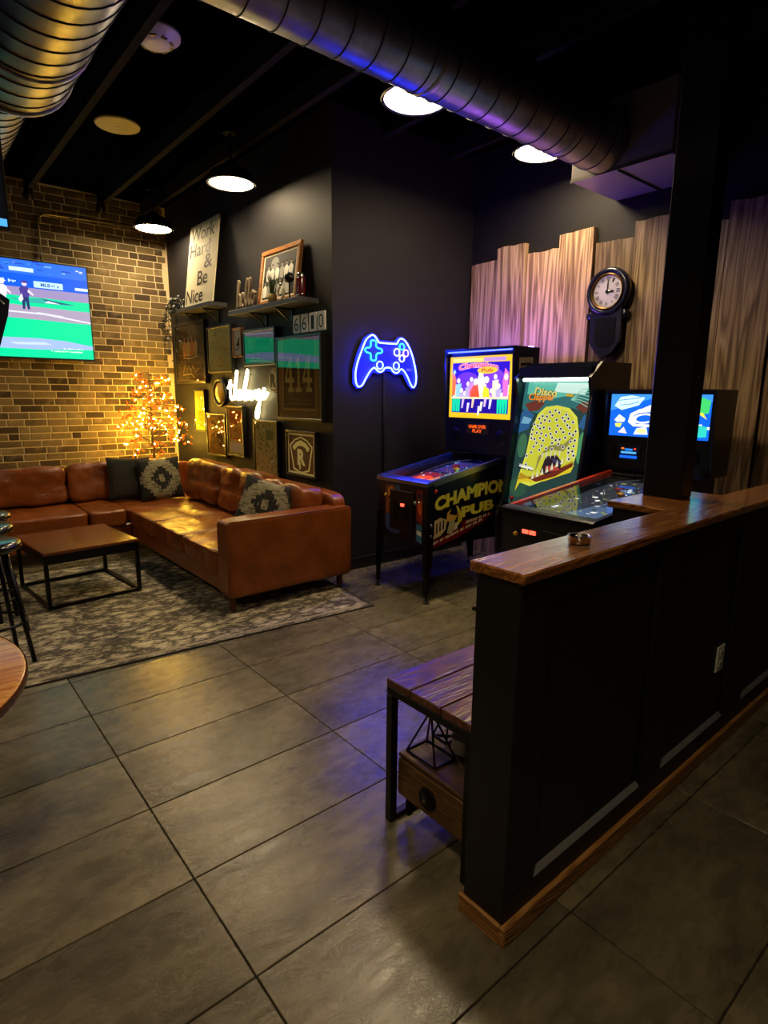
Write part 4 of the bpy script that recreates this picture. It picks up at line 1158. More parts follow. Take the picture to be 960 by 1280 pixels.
# hello word
K['driftwood'] = plain('driftwood', '#8a7a64', .8, vary=.25, scale=40)
t = thing('wooden_word', 'wooden cursive word hello standing on the bracketed shelf', 'letters', (XW - .15, 5.10, 2.2465))
hp = [[(.02, .0), (.07, .45), (.13, .93), (.17, .97), (.17, .85), (.08, .35), (.07, .02), (.10, .25), (.17, .48), (.22, .44), (.21, .15), (.24, .03), (.31, .18), (.38, .40), (.36, .52), (.31, .40), (.31, .12), (.37, .03), (.45, .20), (.55, .80), (.60, .98), (.58, .80), (.50, .35), (.50, .08), (.55, .06), (.62, .25), (.71, .82), (.76, .98), (.74, .80), (.66, .35), (.67, .08), (.73, .08), (.79, .25), (.88, .50), (.82, .46), (.79, .25), (.83, .06), (.91, .10), (.94, .32), (.90, .48), (.96, .42), (1.0, .44)]]
for wd in hp:
    pts = [(0, .19 - p.x * .38, .014 + p.y * .24) for p in smooth_path(wd, 5)]
    MB().tube(pts, .013, 8).build('letter_stroke', K['driftwood'], t, smooth=True)
# pot with grass, red flask, ring ornament, dark ball, small dark case
t = thing('potted_grass', 'small tan pot of green grass on the bracketed shelf', 'plant', (XW - .165, 4.60, 2.2465))
MB().lathe([(.001, 0), (.036, 0), (.042, .065), (.038, .066), (.036, .055), (.001, .055)], 20).build('pot', K['tan'], t, smooth=True)
gb = MB(); q = random.Random(3)
for i in range(46):
    a = q.uniform(0, 6.28); r0 = q.uniform(0, .028); ln = q.uniform(.10, .20); tl = q.uniform(.1, .45)
    p0 = Vector((r0 * math.cos(a), r0 * math.sin(a), .055)); p1 = p0 + Vector((math.cos(a) * tl * .06, math.sin(a) * tl * .06, ln * .6)); p2 = p1 + Vector((math.cos(a) * tl * .1, math.sin(a) * tl * .1, ln * .4))
    gb.tube([p0, p1, p2], [.0022, .0018, .0005], 4)
gb.build('grass_blades', plain('grass_green', '#3c5a24', .6, vary=.4, scale=30), t)['kind'] = 'stuff'
t = thing('red_flask', 'dark red flask with chrome lid on the bracketed shelf', 'flask', (XW - .10, 4.25, 2.2465))
MB().lathe([(.001, 0), (.036, 0), (.038, .01), (.038, .15), (.034, .16), (.001, .16)], 24).build('body', plain('flask_red', '#5c1218', .25, coat=.5), t, smooth=True)
MB().lathe([(.036, .16), (.036, .185), (.03, .192), (.001, .192)], 24).build('lid', K['chrome'], t, smooth=True)
MB().lathe([(.039, .02), (.0395, .022), (.0395, .03), (.039, .032)], 24).build('band', K['chrome'], t)
t = thing('ring_ornament', 'pale ring ornament on the bracketed shelf beside the pot', 'ornament', (XW - .175, 4.44, 2.2465))
MB().tube([(0, .045 * math.cos(a), .058 + .045 * math.sin(a)) for a in [2 * math.pi * i / 28 for i in range(28)]], .009, 8, closed=True).build('ring', plain('ring_cream', '#c8bca0', .4), t, smooth=True)
MB().box(-.018, .018, -.03, .03, 0, .008, .002).build('base', K['tan'], t)
MB().ball((0, 0, .118), .013, 10, 6).build('bead', K['chrome'], t, smooth=True)
t = thing('dark_ball_ornament', 'dark glossy ball on a stand behind the ring ornament', 'ornament', (XW - .15, 4.345, 2.2465))
MB().ball((0, 0, .165), .042, 18, 10).build('ball', K['black_plastic'], t, smooth=True)
MB().tube([(0, 0, .01), (0, 0, .13)], .007, 8).build('stem', K['black_metal'], t)
MB().lathe([(.001, 0), (.03, 0), (.03, .01), (.001, .01)], 18).build('foot', K['black_metal'], t)
# trailing plant and bottles on the sign shelf
t = thing('trailing_plant', 'dark trailing plant hanging off the shelf beside the brick wall', 'plant', (XW - .13, 6.74, 2.387))
MB().lathe([(.001, 0), (.04, 0), (.05, .07), (.045, .072), (.04, .06), (.001, .06)], 20).build('pot', K['black_plastic'], t, smooth=True)
st, lf = MB(), MB(); q = random.Random(8)
for i in range(12):
    a = q.uniform(.9, 4.0); r0 = q.uniform(.07, .13); dn = q.uniform(.25, .55)
    cx, cy = math.cos(a), math.sin(a)
    pts = [Vector((0, 0, .06)), Vector((cx * r0 * .6, cy * r0 * .6, .13)), Vector((cx * r0, cy * r0, .05)), Vector((cx * r0 * 1.15, cy * r0 * 1.15 , -.1)), Vector((cx * r0 * 1.1, cy * r0 * 1.2, .0 - dn))]
    pts = [Vector((min(p.x, .1), p.y, p.z)) for p in pts]
    if cx > -.2: pts = [Vector((-abs(p.x) - (.1 if p.z < .03 else 0), p.y, p.z)) for p in pts]
    pts = smooth_path(pts, 4)
    st.tube(pts, .0022, 4)
    for p in pts[3:]:
        for k in range(2):
            u = Vector((q.uniform(-1, 1), q.uniform(-1, 1), q.uniform(-1, .2))).normalized(); v = u.orthogonal().normalized(); s_ = q.uniform(.014, .024)
            lf.add([p, p + u * s_ + v * s_ * .5, p + u * s_ * 2, p + u * s_ - v * s_ * .5], [(0, 1, 2, 3)])
st.build('stems', plain('stem_green', '#2a3418', .7), t)['kind'] = 'stuff'
lf.build('leaves', plain('dark_leaf', '#172010', .45, vary=.4, scale=40), t)['kind'] = 'stuff'
for (y, x, h, lb) in ((6.62, .12, .11, 'short dark glass bottle beside the lettered board'), (6.56, .165, .07, 'squat silver jar at the foot of the lettered board'), (6.655, .165, .15, 'tall dark glass bottle next to the trailing plant')):
    t = thing('small_bottle', lb, 'bottle', (XW - x, y, 2.387))
    MB().lathe([(.001, 0), (.02, 0), (.022, .006), (.022, h * .6), (.009, h * .75), (.009, h * .9), (.001, h * .9)], 16).build('body', K['chrome'] if h < .08 else plain('bottle_glass', '#2c2620', .1, coat=1.0), t, smooth=True)
    MB().lathe([(.011, h * .9), (.011, h), (.001, h)], 12).build('stopper', K['steel'], t, smooth=True)

# ================================================================ blue neon controller
K['neon_blue'] = glow('neon_blue', (.012, .022, 1.0), 75.0)
K['neon_teal'] = glow('neon_teal', (.03, .75, .62), 3.0)
K['neon_pink'] = glow('neon_pink', (1.0, .42, .85), 2.2)
K['neon_pale'] = glow('neon_pale', (.75, .80, 1.0), 2.0)
K['acrylic'] = plain('acrylic_backing', '#1c2a9c', .5, vary=.05)
CX, CZ = 2.968, 1.553
nc = thing('neon_controller', 'blue neon game controller sign on the black wall', 'neon sign', (3.297, YN, 1.76))
def cp(px, py):   # picture units of the sign (0..960) to wall metres
    return (2.955 + (px - 60) / (870 - 60) * (3.632 - 2.955), 1.975 - (py - 120) / (825 - 120) * (1.975 - 1.558))
outl = [(110, 825), (150, 800), (190, 715), (240, 620), (290, 562), (320, 575), (345, 605), (375, 615), (410, 600), (435, 560), (480, 550), (520, 560), (545, 600), (585, 622), (615, 608), (638, 575), (665, 565), (700, 595), (745, 670), (790, 775), (825, 822), (855, 790), (868, 700), (858, 580), (820, 410), (770, 270), (710, 170), (655, 135), (620, 155), (595, 205), (570, 215), (370, 215), (345, 195), (310, 140), (280, 120), (245, 135), (190, 200), (140, 340), (90, 500), (65, 640), (70, 760), (90, 815)]
def neon_path(pts, r, mat, name, closed=True, y=-.036, n=4):
    if closed:
        pp = pts + pts[:2]
        sp = smooth_path([pts[-1]] + pp, n)[n:-n]
        sp = sp[:len(pts) * n]
    else: sp = smooth_path(pts, n)
    o = (3.297, 0, 1.76)
    MB(o).tube([(*[cp(*p)[0]], y, cp(*p)[1]) for p in sp], r, 8, closed=closed).build(name, mat, nc, smooth=True)
neon_path(outl, .0062, K['neon_blue'], 'outline_tube')
pl = [(285, 190), (318, 205), (320, 265), (345, 292), (385, 300), (400, 330), (380, 355), (335, 365), (322, 400), (318, 450), (288, 465), (258, 450), (255, 400), (245, 368), (200, 355), (180, 325), (200, 297), (235, 292), (252, 265), (255, 205)]
neon_path(pl, .0055, K['neon_teal'], 'direction_pad_tube')
def circ(cx, cy, rx, ry): return [(cx + rx * math.cos(a), cy + ry * math.sin(a)) for a in [2 * math.pi * i / 12 for i in range(12)]]
for (c, m_, nm) in ((circ(370, 522, 40, 52), 'neon_blue', 'thumbstick_tube'), (circ(588, 522, 38, 52), 'neon_blue', 'thumbstick_tube'), (circ(660, 248, 32, 42), 'neon_teal', 'button_tube'), (circ(662, 412, 34, 46), 'neon_pale', 'button_tube'), (circ(593, 330, 36, 50), 'neon_pale', 'button_tube'), (circ(715, 335, 34, 48), 'neon_pink', 'button_tube')):
    neon_path(c, .0052, K[m_], nm, n=3)
MB((3.297, YN, 1.76)).prism([cp(*p) for p in [(90, 850), (40, 780), (40, 600), (90, 380), (170, 170), (270, 90), (330, 110), (380, 180), (570, 180), (620, 110), (690, 110), (780, 220), (850, 420), (895, 650), (880, 800), (820, 850), (765, 790), (690, 640), (640, 640), (585, 655), (520, 600), (440, 600), (375, 650), (300, 620), (215, 740), (160, 840)]], YN - .022, YN - .017, 'y').build('backing_plate', K['acrylic'], nc)
for (x, y) in ((130, 700), (820, 700), (300, 170), (640, 170)):
    q = cp(x, y); MB((3.297, YN, 1.76)).tube([(q[0], YN - .017, q[1]), (q[0], YN - .001, q[1])], .006, 8).build('standoff', K['chrome'], nc)
q = cp(775, 570)
MB((3.297, YN, 1.76)).box(q[0] - .03, q[0] + .03, YN - .030, YN - .0225, q[1] - .012, q[1] + .012, .002).build('switch', plain('switch_grey', '#8080b0', .4), nc)
MB((3.297, YN, 1.76)).box(3.270, 3.292, YN - .012, YN - .001, .11, 1.70, .002).build('cord_cover', K['black_plastic'], nc)

# ================================================================ wall clock
t = thing('wall_clock', 'black regulator wall clock with roman numerals on the planks', 'clock', (XP - .034, 2.495, 2.265))
m = Matrix.Rotation(R(-90), 4, 'Y')
K['clock_case'] = plain('clock_case', '#181a30', .25, coat=.4)
MB().lathe([(.001, .075), (.128, .075), (.132, .085), (.15, .095), (.168, .085), (.175, .06), (.172, .04), (.160, .03), (.160, .0), (.001, .0)], 44, m).build('case', K['clock_case'], t, smooth=True)
MB().lathe([(.112, .078), (.118, .092), (.126, .096), (.130, .086)], 44, m).build('bezel', plain('brass_bezel', '#8a6a3a', .3, .9), t, smooth=True)
g = [E_('#dcd8d4', .5, .5, .5, .5, 40)]
nums = ['XII', 'I', 'II', 'III', 'IIII', 'V', 'VI', 'VII', 'VIII', 'IX', 'X', 'XI']
for i, s_ in enumerate(nums):
    a = i * math.pi / 6
    u, v = Vector((math.cos(-a), math.sin(-a))), Vector((math.sin(a), math.cos(a)))
    wv = .035 + .026 * len(s_)
    vs, fs = text_faces(s_, .015)
    c = Vector((.5, .5)) + v * .385
    g.append(('mesh', '#16141a', [tuple(c + u * ((p[0] - .5) * wv) + v * ((p[1] - .5) * .13)) for p in vs], fs))
art('dial', t, (-.0795, .113, -.113), *WX, .226, .226, g, K['art'], step=.0001)
for (ang, ln, wd, nm) in ((92, .060, .010, 'hour_hand'), (2, .088, .006, 'minute_hand')):
    a = R(ang); d = Vector((0, -math.sin(a), math.cos(a))); s_ = Vector((0, -math.cos(a), -math.sin(a)))
    MB().add([Vector((-.0835, 0, 0)) - d * .015 + s_ * wd * .5, Vector((-.0835, 0, 0)) - d * .015 - s_ * wd * .5, Vector((-.0835, 0, 0)) + d * ln * .7 - s_ * wd * .8, Vector((-.0835, 0, 0)) + d * ln, Vector((-.0835, 0, 0)) + d * ln * .7 + s_ * wd * .8], [(0, 1, 2, 3, 4)]).build(nm, K['black_plastic'], t)
MB().lathe([(.001, .09), (.011, .09), (.011, .081)], 12, m).build('hub', K['black_plastic'], t)
MB().lathe([(.001, .101), (.07, .099), (.11, .092)], 30, m).build('glass_pane', K['clear'], t, smooth=True)
MB().prism([(-.125, -.12), (.125, -.12), (.125, -.36), (.07, -.44), (.0, -.47), (-.07, -.44), (-.125, -.36)], -.075, 0, 'x').build('lower_case', K['clock_case'], t)
MB().prism([(-.085, -.19), (.085, -.19), (.085, -.35), (.05, -.40), (-.05, -.40), (-.085, -.35)], -.079, -.0752, 'x').build('pendulum_window', plain('window_dark', '#1c1c22', .08, coat=1), t)
for sy in (-1, 1):
    MB().lathe([(.001, .07), (.03, .07), (.034, .05), (.03, .02), (.001, .02)], 18, Matrix.Translation((0, sy * .135, -.165)) @ m).build('scroll_ear', K['clock_case'], t, smooth=True)
MB().box(-.05, 0, -.14, .14, -.145, -.12, .006).build('cross_rail', K['clock_case'], t)
# ================================================================ pinball machines
K['cabinet'] = plain('cabinet_navy', '#0d0e1c', .3, vary=.2, coat=.15)
K['head_navy'] = plain('head_navy', '#10122a', .28, vary=.15, coat=.2)
K['red_led'] = glow('red_led', (1, .06, .03), 3.0)
K['amber_led'] = glow('amber_led', (1, .30, .02), 1.6)
K['violet_led'] = glow('violet_led', (.38, .10, 1.0), 80.0)
K['rubber'] = plain('white_rubber', '#d8d8d8', .6)
BUMPER = [plain('bumper_red', '#b01c1c', .25, coat=.6), plain('bumper_blue', '#1c50b8', .25, coat=.6), plain('bumper_yellow', '#d8a820', .25, coat=.6)]
def pinball(name, label, loc, w_, HX, hw, zt, zb, hz0, hz1, side, front, glassart, field, dmd, rail_col, glows, bgbox, hd=.27, led=None):
    """local frame: x runs back from the front, y to the player's left; zt/zb top edge height front/back"""
    t = thing(name, label, 'pinball machine', loc)
    h = w_ / 2
    LB = HX + hd                      # cabinet length
    sl = (zb - zt) / HX
    prof = [(0, .42), (LB, .38), (LB, zb), (HX, zb), (0, zt)]
    cab = []
    for s_ in (-1, 1):
        y = s_ * h
        MB().prism(prof, min(y, y - s_ * .018), max(y, y - s_ * .018), 'y').build('side_panel', K['cabinet'], t)
        cab.append(t.children[-1])
    MB().box(0, .018, -h + .0185, h - .0185, .42, zt - .012).build('front_panel', K['cabinet'], t)
    fp = t.children[-1]
    MB().box(.018, LB, -h + .0185, h - .0185, .42, .435).build('bottom_board', K['cabinet'], t)
    MB().box(LB - .018, LB, -h + .0185, h - .0185, .436, zb).build('back_board', K['cabinet'], t)
    # lockbar and side rails
    MB().prism([(-.016, zt - .02), (-.016, zt + .006), (.0, zt + .014), (.055, zt + .014 + .055 * sl), (.055, zt)], -h - .006, h + .006, 'y').build('lockbar', rail_col[1], t)
    for s_ in (-1, 1):
        y0, y1 = sorted((s_ * (h + .006), s_ * (h - .02)))
        MB().prism([(.056, zt - .028 + .05 * sl), (.056, zt + .014 + .055 * sl), (HX, zb + .014), (HX, zb - .028)], y0, y1, 'y').build('side_rail', rail_col[0] if s_ > 0 else rail_col[1], t)
    # legs
    for (x, z0) in ((.03, 0), (LB - .04, 0)):
        for s_ in (-1, 1):
            y = s_ * (h + .004); sp = .028 * (-1 if x < .5 else 1)
            b = MB()
            b.prism([(x - .032, .62), (x + .032, .62), (x + .032 + sp * .5, .30), (x + .012 + sp, .055), (x - .012 + sp, .055), (x - .032 + sp * .5, .30)], min(y, y + s_ * .006), max(y, y + s_ * .006), 'y')
            xx = -.005 if x < .5 else LB + .001
            sx = -1 if x < .5 else 1
            b.prism([(s_ * (h + .009), .62), (s_ * (h - .045), .62), (s_ * (h - .03), .055), (s_ * (h + .009), .055)], xx + (sp if 0 else 0), xx + .004, 'x')
            b.build('leg', K['black_metal'], t)
            lg = t.children[-1]
            MB().lathe([(.001, 0), (.022, 0), (.024, .006), (.012, .012), (.006, .014), (.006, .055)], 14, Matrix.Translation((x + sp, y, 0))).build('leveler', K['black_metal'], lg, smooth=True)
            for zz in (.50, .58):
                MB().lathe([(.001, .004), (.009, .0035), (.010, 0)], 10, Matrix.Translation((x, y + s_ * .006, zz)) @ Matrix.Rotation(R(-90 * s_), 4, 'X')).build('bolt', K['chrome'], lg, smooth=True)
    # front: coin door, start button, plunger, flipper buttons
    MB().box(-.012, .0, -.135, .13, .50, .80, .004).build('coin_door', K['black_plastic'], fp)
    cd = fp.children[-1]
    for y in (-.05, .05):
        MB().box(-.016, -.0125, y - .03, y + .03, .60, .70, .003).build('coin_slot_plate', K['black_metal'], cd)
    for (y, z) in glows:
        MB().box(-.019, -.0125, y - .020, y + .020, z, z + .022, .002).build('coin_light', K['red_led'], cd)
    MB().lathe([(.001, .05), (.014, .05), (.014, .04), (.006, .036), (.006, .0), (.016, .0)], 14, Matrix.Translation((0, -h + .085, zt - .14)) @ Matrix.Rotation(R(-90), 4, 'Y')).build('plunger', K['chrome'], fp, smooth=True)
    MB().lathe([(.001, .012), (.012, .010), (.013, 0)], 14, Matrix.Translation((0, h - .09, zt - .13)) @ Matrix.Rotation(R(-90), 4, 'Y')).build('start_button', BUMPER[2], fp, smooth=True)
    for s_, c in zip((-1, 1), cab):
        MB().lathe([(.001, .011), (.010, .010), (.012, .003), (.017, .003), (.017, 0)], 14, Matrix.Translation((.075, s_ * h, zt - .055)) @ Matrix.Rotation(R(-90 * s_), 4, 'X')).build('flipper_button', BUMPER[0], c, smooth=True)
    if side: art('side_art', cab[0], (0.0, -h - .0004, 0), *WY, 1, 1, side, K['art_gloss'], step=.00006, gain=1.5)
    if front: art('front_art', fp, (-.0004, h, 0), *WX, 1, 1, front, K['art_gloss'], step=.00006, gain=1.6)
    # playfield
    dn = .055
    pf0, pf1 = Vector((.06, h - .02, zt - dn)), Vector((HX + .10, h - .02, zb - dn - .01))
    ax = (pf1 - pf0); PLn = ax.length; ax.normalize(); nm = Vector((0, -1, 0)).cross(ax) * -1
    # U runs to the player's right (-y), V runs back
    art('playfield', t, pf0, (0, -1, 0), ax, w_ - .04, PLn, field, K['lit_art'], step=.00004)
    pfo = t.children[-1]
    up = Vector((0, -1, 0)).cross(ax)
    def onpf(u, v, k=0): return pf0 + Vector((0, -1, 0)) * (u * (w_ - .04)) + ax * (v * PLn) + up * k
    rg_ = random.Random(len(label))
    for (u, v, c) in ((.35, .72, 0), (.6, .78, 1), (.48, .64, 2)):
        mm = Matrix.Translation(onpf(u, v)) @ up.to_track_quat('Z', 'Y').to_matrix().to_4x4()
        MB().lathe([(.02, 0), (.02, .018), (.032, .020), (.03, .028), (.001, .034)], 18, mm).build('bumper', BUMPER[c], pfo, smooth=True)
    for _ in range(16):
        u, v = rg_.uniform(.1, .9), rg_.uniform(.28, .9)
        mm = Matrix.Translation(onpf(u, v)) @ up.to_track_quat('Z', 'Y').to_matrix().to_4x4()
        MB().lathe([(.007, 0), (.004, .004), (.004, .02), (.008, .022), (.001, .026)], 8, mm).build('post', K['rubber'], pfo, smooth=True)
    for pts in ([(.15, .35), (.12, .6), (.2, .82), (.4, .9)], [(.85, .30), (.88, .6), (.75, .85), (.55, .92)], [(.62, .35), (.7, .55), (.6, .7)]):
        pp = smooth_path([onpf(u, v, .022 + .008 * i) for i, (u, v) in enumerate(pts)], 5)
        MB().tube(pp, .004, 6).build('wire_ramp', K['chrome'], pfo, smooth=True)
    for s_ in (-1, 1):
        a = onpf(.5 + s_ * .17, .16, .008); e = onpf(.5 + s_ * .05, .115, .008)
        MB().tube([a, e], [.011, .006], 8).build('flipper', K['rubber'], pfo, smooth=True)
    # apron
    ap = MB(); q = [onpf(0.0, 0, .012), onpf(1, 0, .012), onpf(1, .10, .012), onpf(.64, .045, .012), onpf(.36, .045, .012), onpf(0, .10, .012)]
    # glass
    g0, g1 = Vector((.056, 0, zt + .006 + .05 * sl)), Vector((HX, 0, zb + .004))
    MB().add([g0 + Vector((0, h - .021, 0)), g0 + Vector((0, -h + .021, 0)), g1 + Vector((0, -h + .021, 0)), g1 + Vector((0, h - .021, 0))], [(0, 1, 2, 3)]).build('playfield_glass', K['pin_glass'], t)
    # head
    H2 = hw / 2
    for s_ in (-1, 1):
        y0, y1 = sorted((s_ * H2, s_ * (H2 - .016)))
        MB().prism([(HX + .035, hz0), (HX + hd - .02, hz0), (HX + hd, hz1), (HX - .012, hz1), (HX - .012, hz1 - .10), (HX + .01, hz0 + .30)], y0, y1, 'y').build('head_side', K['head_navy'], t)
        hs = t.children[-1]
        if s_ < 0 and name == 'pinball_machine' and front:
            art('head_art', hs, (HX + .02, -H2 - .0004, hz0), *WY, 1, 1, [P_('#4a3428', (.06, .12), (.17, .10), (.20, .5), (.10, .62), (.03, .42)), P_('#b8a890', (.03, .66), (.20, .67), (.20, .76), (.03, .75)), S_('#20180f', [(.05, .70), (.18, .71)], .02), P_('#8a7a70', (.06, .2), (.12, .16), (.11, .36))], K['art_gloss'])
    MB().box(HX - .012, HX + hd, -H2 + .0165, H2 - .0165, hz1 - .02, hz1).build('head_top', K['head_navy'], t)
    MB().box(HX + hd - .03, HX + hd - .012, -H2 + .0165, H2 - .0165, hz0, hz1 - .021).build('head_back', K['head_navy'], t)
    MB().box(HX + .04, HX + hd - .031, -H2 + .0165, H2 - .0165, hz0, hz0 + .02).build('head_floor', K['head_navy'], t)
    gy0, gy1, gz0, gz1 = bgbox           # backglass opening
    MB().box(HX + .022, HX + .034, -H2 + .0165, H2 - .0165, hz0 + .021, gz0 - .004).build('speaker_panel', K['black_plastic'], t)
    spn = t.children[-1]
    art('backglass', t, (HX + .022, gy1, gz0), *WX, gy1 - gy0, gz1 - gz0, glassart, K['backglass'], step=.00012)
    MB().box(HX + .024, HX + .04, -H2 + .0165, H2 - .0165, gz0 - .003, hz1 - .021).build('light_box', K['black_plastic'], t)
    if dmd:
        (dy0, dy1, dz0, dz1, ds) = dmd
        MB().box(HX + .017, HX + .0215, dy0 - .02, dy1 + .02, dz0 - .012, dz1 + .012, .002).build('score_bezel', K['black_plastic'], spn)
        art('score_display', spn, (HX + .0165, dy1, dz0), *WX, dy1 - dy0, dz1 - dz0, ds, K['backglass'], step=.0001)
    if led:
        MB().box(HX + hd - .05, HX + hd - .03, -H2 + .04, H2 - .04, hz1 + .0005, hz1 + .010).build('led_strip', K['violet_led'], t)
        MB().box(HX - .008, HX + .004, -H2 + .03, H2 - .03, hz1 - .03, hz1 - .0205).build('led_strip', led, t)
    for s_ in (-1, 1):
        MB().lathe([(.001, .002), (.05, .003), (.056, 0)], 24, Matrix.Translation((HX + .0218, s_ * (H2 - .12), (hz0 + gz0) / 2)) @ Matrix.Rotation(R(-90), 4, 'Y')).build('speaker_grille', K['black_metal'], spn, smooth=True)
    return t
K['pin_glass'] = glass_mat('playfield_glass', 1.75)

# ---- champion pub
yel, yel2 = '#f0c040', '#8a5a24'
def arcw(u, v):
    k = (u - .08) / .82
    return (u, v + .075 * math.sin(min(1, max(0, k)) * math.pi * .62))
side = [T('#301008', 'CHAMPION', .065, .895, .665, .782, .075, 0, lambda u, v: arcw(u + .006, v - .006)), T(yel, 'CHAMPION', .07, .89, .672, .777, .055, 0, arcw),
        T('#301008', 'PUB', .345, .725, .590, .680, .075, 0, lambda u, v: (u + .006, v + .03 * (u - .37) / .4 - .006)), T(yel, 'PUB', .35, .72, .597, .680, .055, 0, lambda u, v: (u, v + .03 * (u - .37) / .4))]
# fist and boxer: generic
sk, dk, rd = '#b8a070', '#0d0e1c', '#6a0f1c'
side += [P_(rd, (.03, .40), (.30, .445), (.62, .535), (.66, .56), (.64, .59), (.42, .54), (.28, .51), (.03, .455)), P_(rd, (.36, .530), (.70, .575), (.72, .598), (.36, .57))]
side += [P_(sk, (.03, .46), (.06, .47), (.14, .49), (.19, .535), (.20, .60), (.13, .625), (.05, .60), (.03, .585))]
for i in range(4): side.append(P_(dk, (.055 + .033 * i, .50 + .012 * i), (.07 + .033 * i, .50 + .012 * i), (.068 + .033 * i, .585 + .006 * i), (.056 + .033 * i, .58 + .006 * i)))
side += [P_('#c8923c', (.19, .59), (.27, .57), (.31, .62), (.30, .67), (.24, .68), (.20, .65)), P_(dk, (.22, .64), (.30, .62), (.31, .68), (.25, .70)), P_('#a89868', (.20, .50), (.25, .49), (.29, .54), (.27, .60), (.23, .59)), P_('#c8b030', (.30, .53), (.36, .58), (.35, .64), (.31, .69), (.29, .70), (.32, .62))]
side += [P_('#c0b8a0', (.27, .51), (.31, .52), (.32, .56), (.29, .57))]
rr2 = random.Random(4)
for (x0, x1, y0, sl_) in ((.045, .60, .427, .165), (.40, .66, .545, .10)):
    x = x0
    while x < x1:
        wv = rr2.uniform(.008, .02)
        yy = y0 + (x - x0) * sl_ * 1.35
        side.append(P_('#c8b890', (x, yy), (x + wv, yy + .003), (x + wv + .004, yy + .022), (x + .004, yy + .02)))
        x += wv + rr2.choice([.006, .006, .02])
# scale: art coordinates are metres in x (0..1.0) and z
front = []
def fa(col, *pts): return P_(col, *pts)
W1 = .55
front += [P_('#6a3a24', (.085, .83), (.085, .50), (.15, .46), (.25, .47), (.25, .83)), P_('#c08038', (.11, .80), (.13, .70), (.19, .66), (.20, .76), (.16, .83)), P_('#1c1410', (.12, .72), (.19, .71), (.19, .735), (.12, .745)), P_('#c8923c', (.20, .68), (.24, .70), (.24, .82), (.215, .82)), P_('#a04a2c', (.14, .62), (.20, .60), (.20, .70), (.14, .70)), P_('#2c3c6a', (.09, .50), (.15, .46), (.25, .47), (.25, .62), (.18, .60), (.09, .61)), P_('#46588a', (.13, .52), (.18, .50), (.19, .57), (.13, .58)), P_('#2a5a78', (.20, .80), (.25, .79), (.25, .84), (.20, .84)),
          P_('#6a2420', (.435, .83), (.435, .60), (.495, .58), (.495, .83)), P_('#b04a20', (.445, .70), (.47, .64), (.49, .66), (.485, .74), (.455, .76)), P_('#2a2030', (.445, .76), (.485, .75), (.48, .80), (.45, .81)), P_('#2c5a78', (.435, .58), (.435, .45), (.495, .435), (.495, .57)), P_('#a8a498', (.44, .50), (.49, .49), (.49, .525), (.44, .53)), P_('#b8b0a0', (.27, .50), (.275, .545), (.29, .51), (.30, .505), (.28, .49))]
Y, Bl = '#f0b818', '#2a10c0'
bgl = [B_(Y, 0, 1, 0, 1), B_(Bl, .045, .96, .085, .90), B_('#f8d860', .05, .55, .915, .97), B_('#b888e8', .56, .9, .915, .97), E_('#6a30c8', .3, .55, .22, .2), E_('#7a3ad8', .7, .6, .22, .2), B_('#1c0a90', .045, .96, .085, .33)]
rr3 = random.Random(9)
for i in range(16):
    x = .10 + .82 * i / 15
    c = rr3.choice(['#b8a8f0', '#e8d8f8', '#90c8f0', '#f0e0c8', '#c888d8'])
    hh = .42 + .14 * math.sin(i * 1.7) + rr3.uniform(0, .08)
    bgl += [P_(c, (x - .04, .34), (x + .04, .34), (x + .05, hh), (x - .045, hh - .02)), E_('#f4e4d8', x, hh + .04, .028, .042, 12)]
bgl += [P_('#f05010', (.36, .33), (.53, .33), (.52, .48), (.47, .55), (.41, .53), (.36, .44)), E_('#fff0e8', .445, .59, .036, .055), P_('#fff2d0', (.52, .33), (.56, .40), (.60, .62), (.52, .78), (.47, .62), (.50, .45)), E_('#ffe8c0', .53, .72, .04, .05), P_('#ffe010', (.56, .33), (.68, .33), (.66, .48), (.58, .52)), E_('#fff4e0', .62, .62, .04, .055), P_('#ff7030', (.05, .38), (.10, .36), (.12, .62), (.08, .75), (.05, .70)), P_('#f070c8', (.88, .36), (.95, .36), (.955, .72), (.90, .80), (.87, .6)), E_('#ffe8d8', .92, .66, .03, .05)]
bgl += [B_('#f8e8b0', .045, .96, .315, .345)]
for i in range(4):
    bgl.append(P_('#10d8a0', (.06 + .035 * i, .10), (.085 + .035 * i, .10), (.09 + .035 * i, .31), (.06 + .035 * i, .31)))
    bgl.append(P_('#10d8a0', (.80 + .04 * i, .09), (.825 + .04 * i, .09), (.835 + .04 * i, .31), (.795 + .04 * i, .31)))
for (x, y, c) in ((.25, .24, '#c8a8f0'), (.34, .18, '#e8d0f8'), (.42, .25, '#f0c8a0'), (.56, .2, '#fff0d0'), (.62, .27, '#d8b8f0'), (.70, .24, '#e8d8f8'), (.52, .13, '#f8f0e0')):
    bgl += [P_(c, (x - .03, y - .08), (x - .005, y - .08), (x + .02, y + .07), (x - .02, y + .07))]
bw = lambda u, v: (u, v + .05 * math.sin((u - .15) / .65 * math.pi))
bgl += [T('#f8a8d0', 'Champion', .155, .80, .735, .87, .09, 0, bw), T('#ff5068', 'Champion', .165, .79, .745, .86, .02, 0, bw), E_('#f8c020', .63, .77, .16, .055), T('#c05010', 'Pub', .54, .72, .745, .80, .03)]
bgl += [P_('#a8e8f8', (.06, .73), (.09, .80), (.12, .73), (.10, .74), (.09, .68), (.085, .74))]
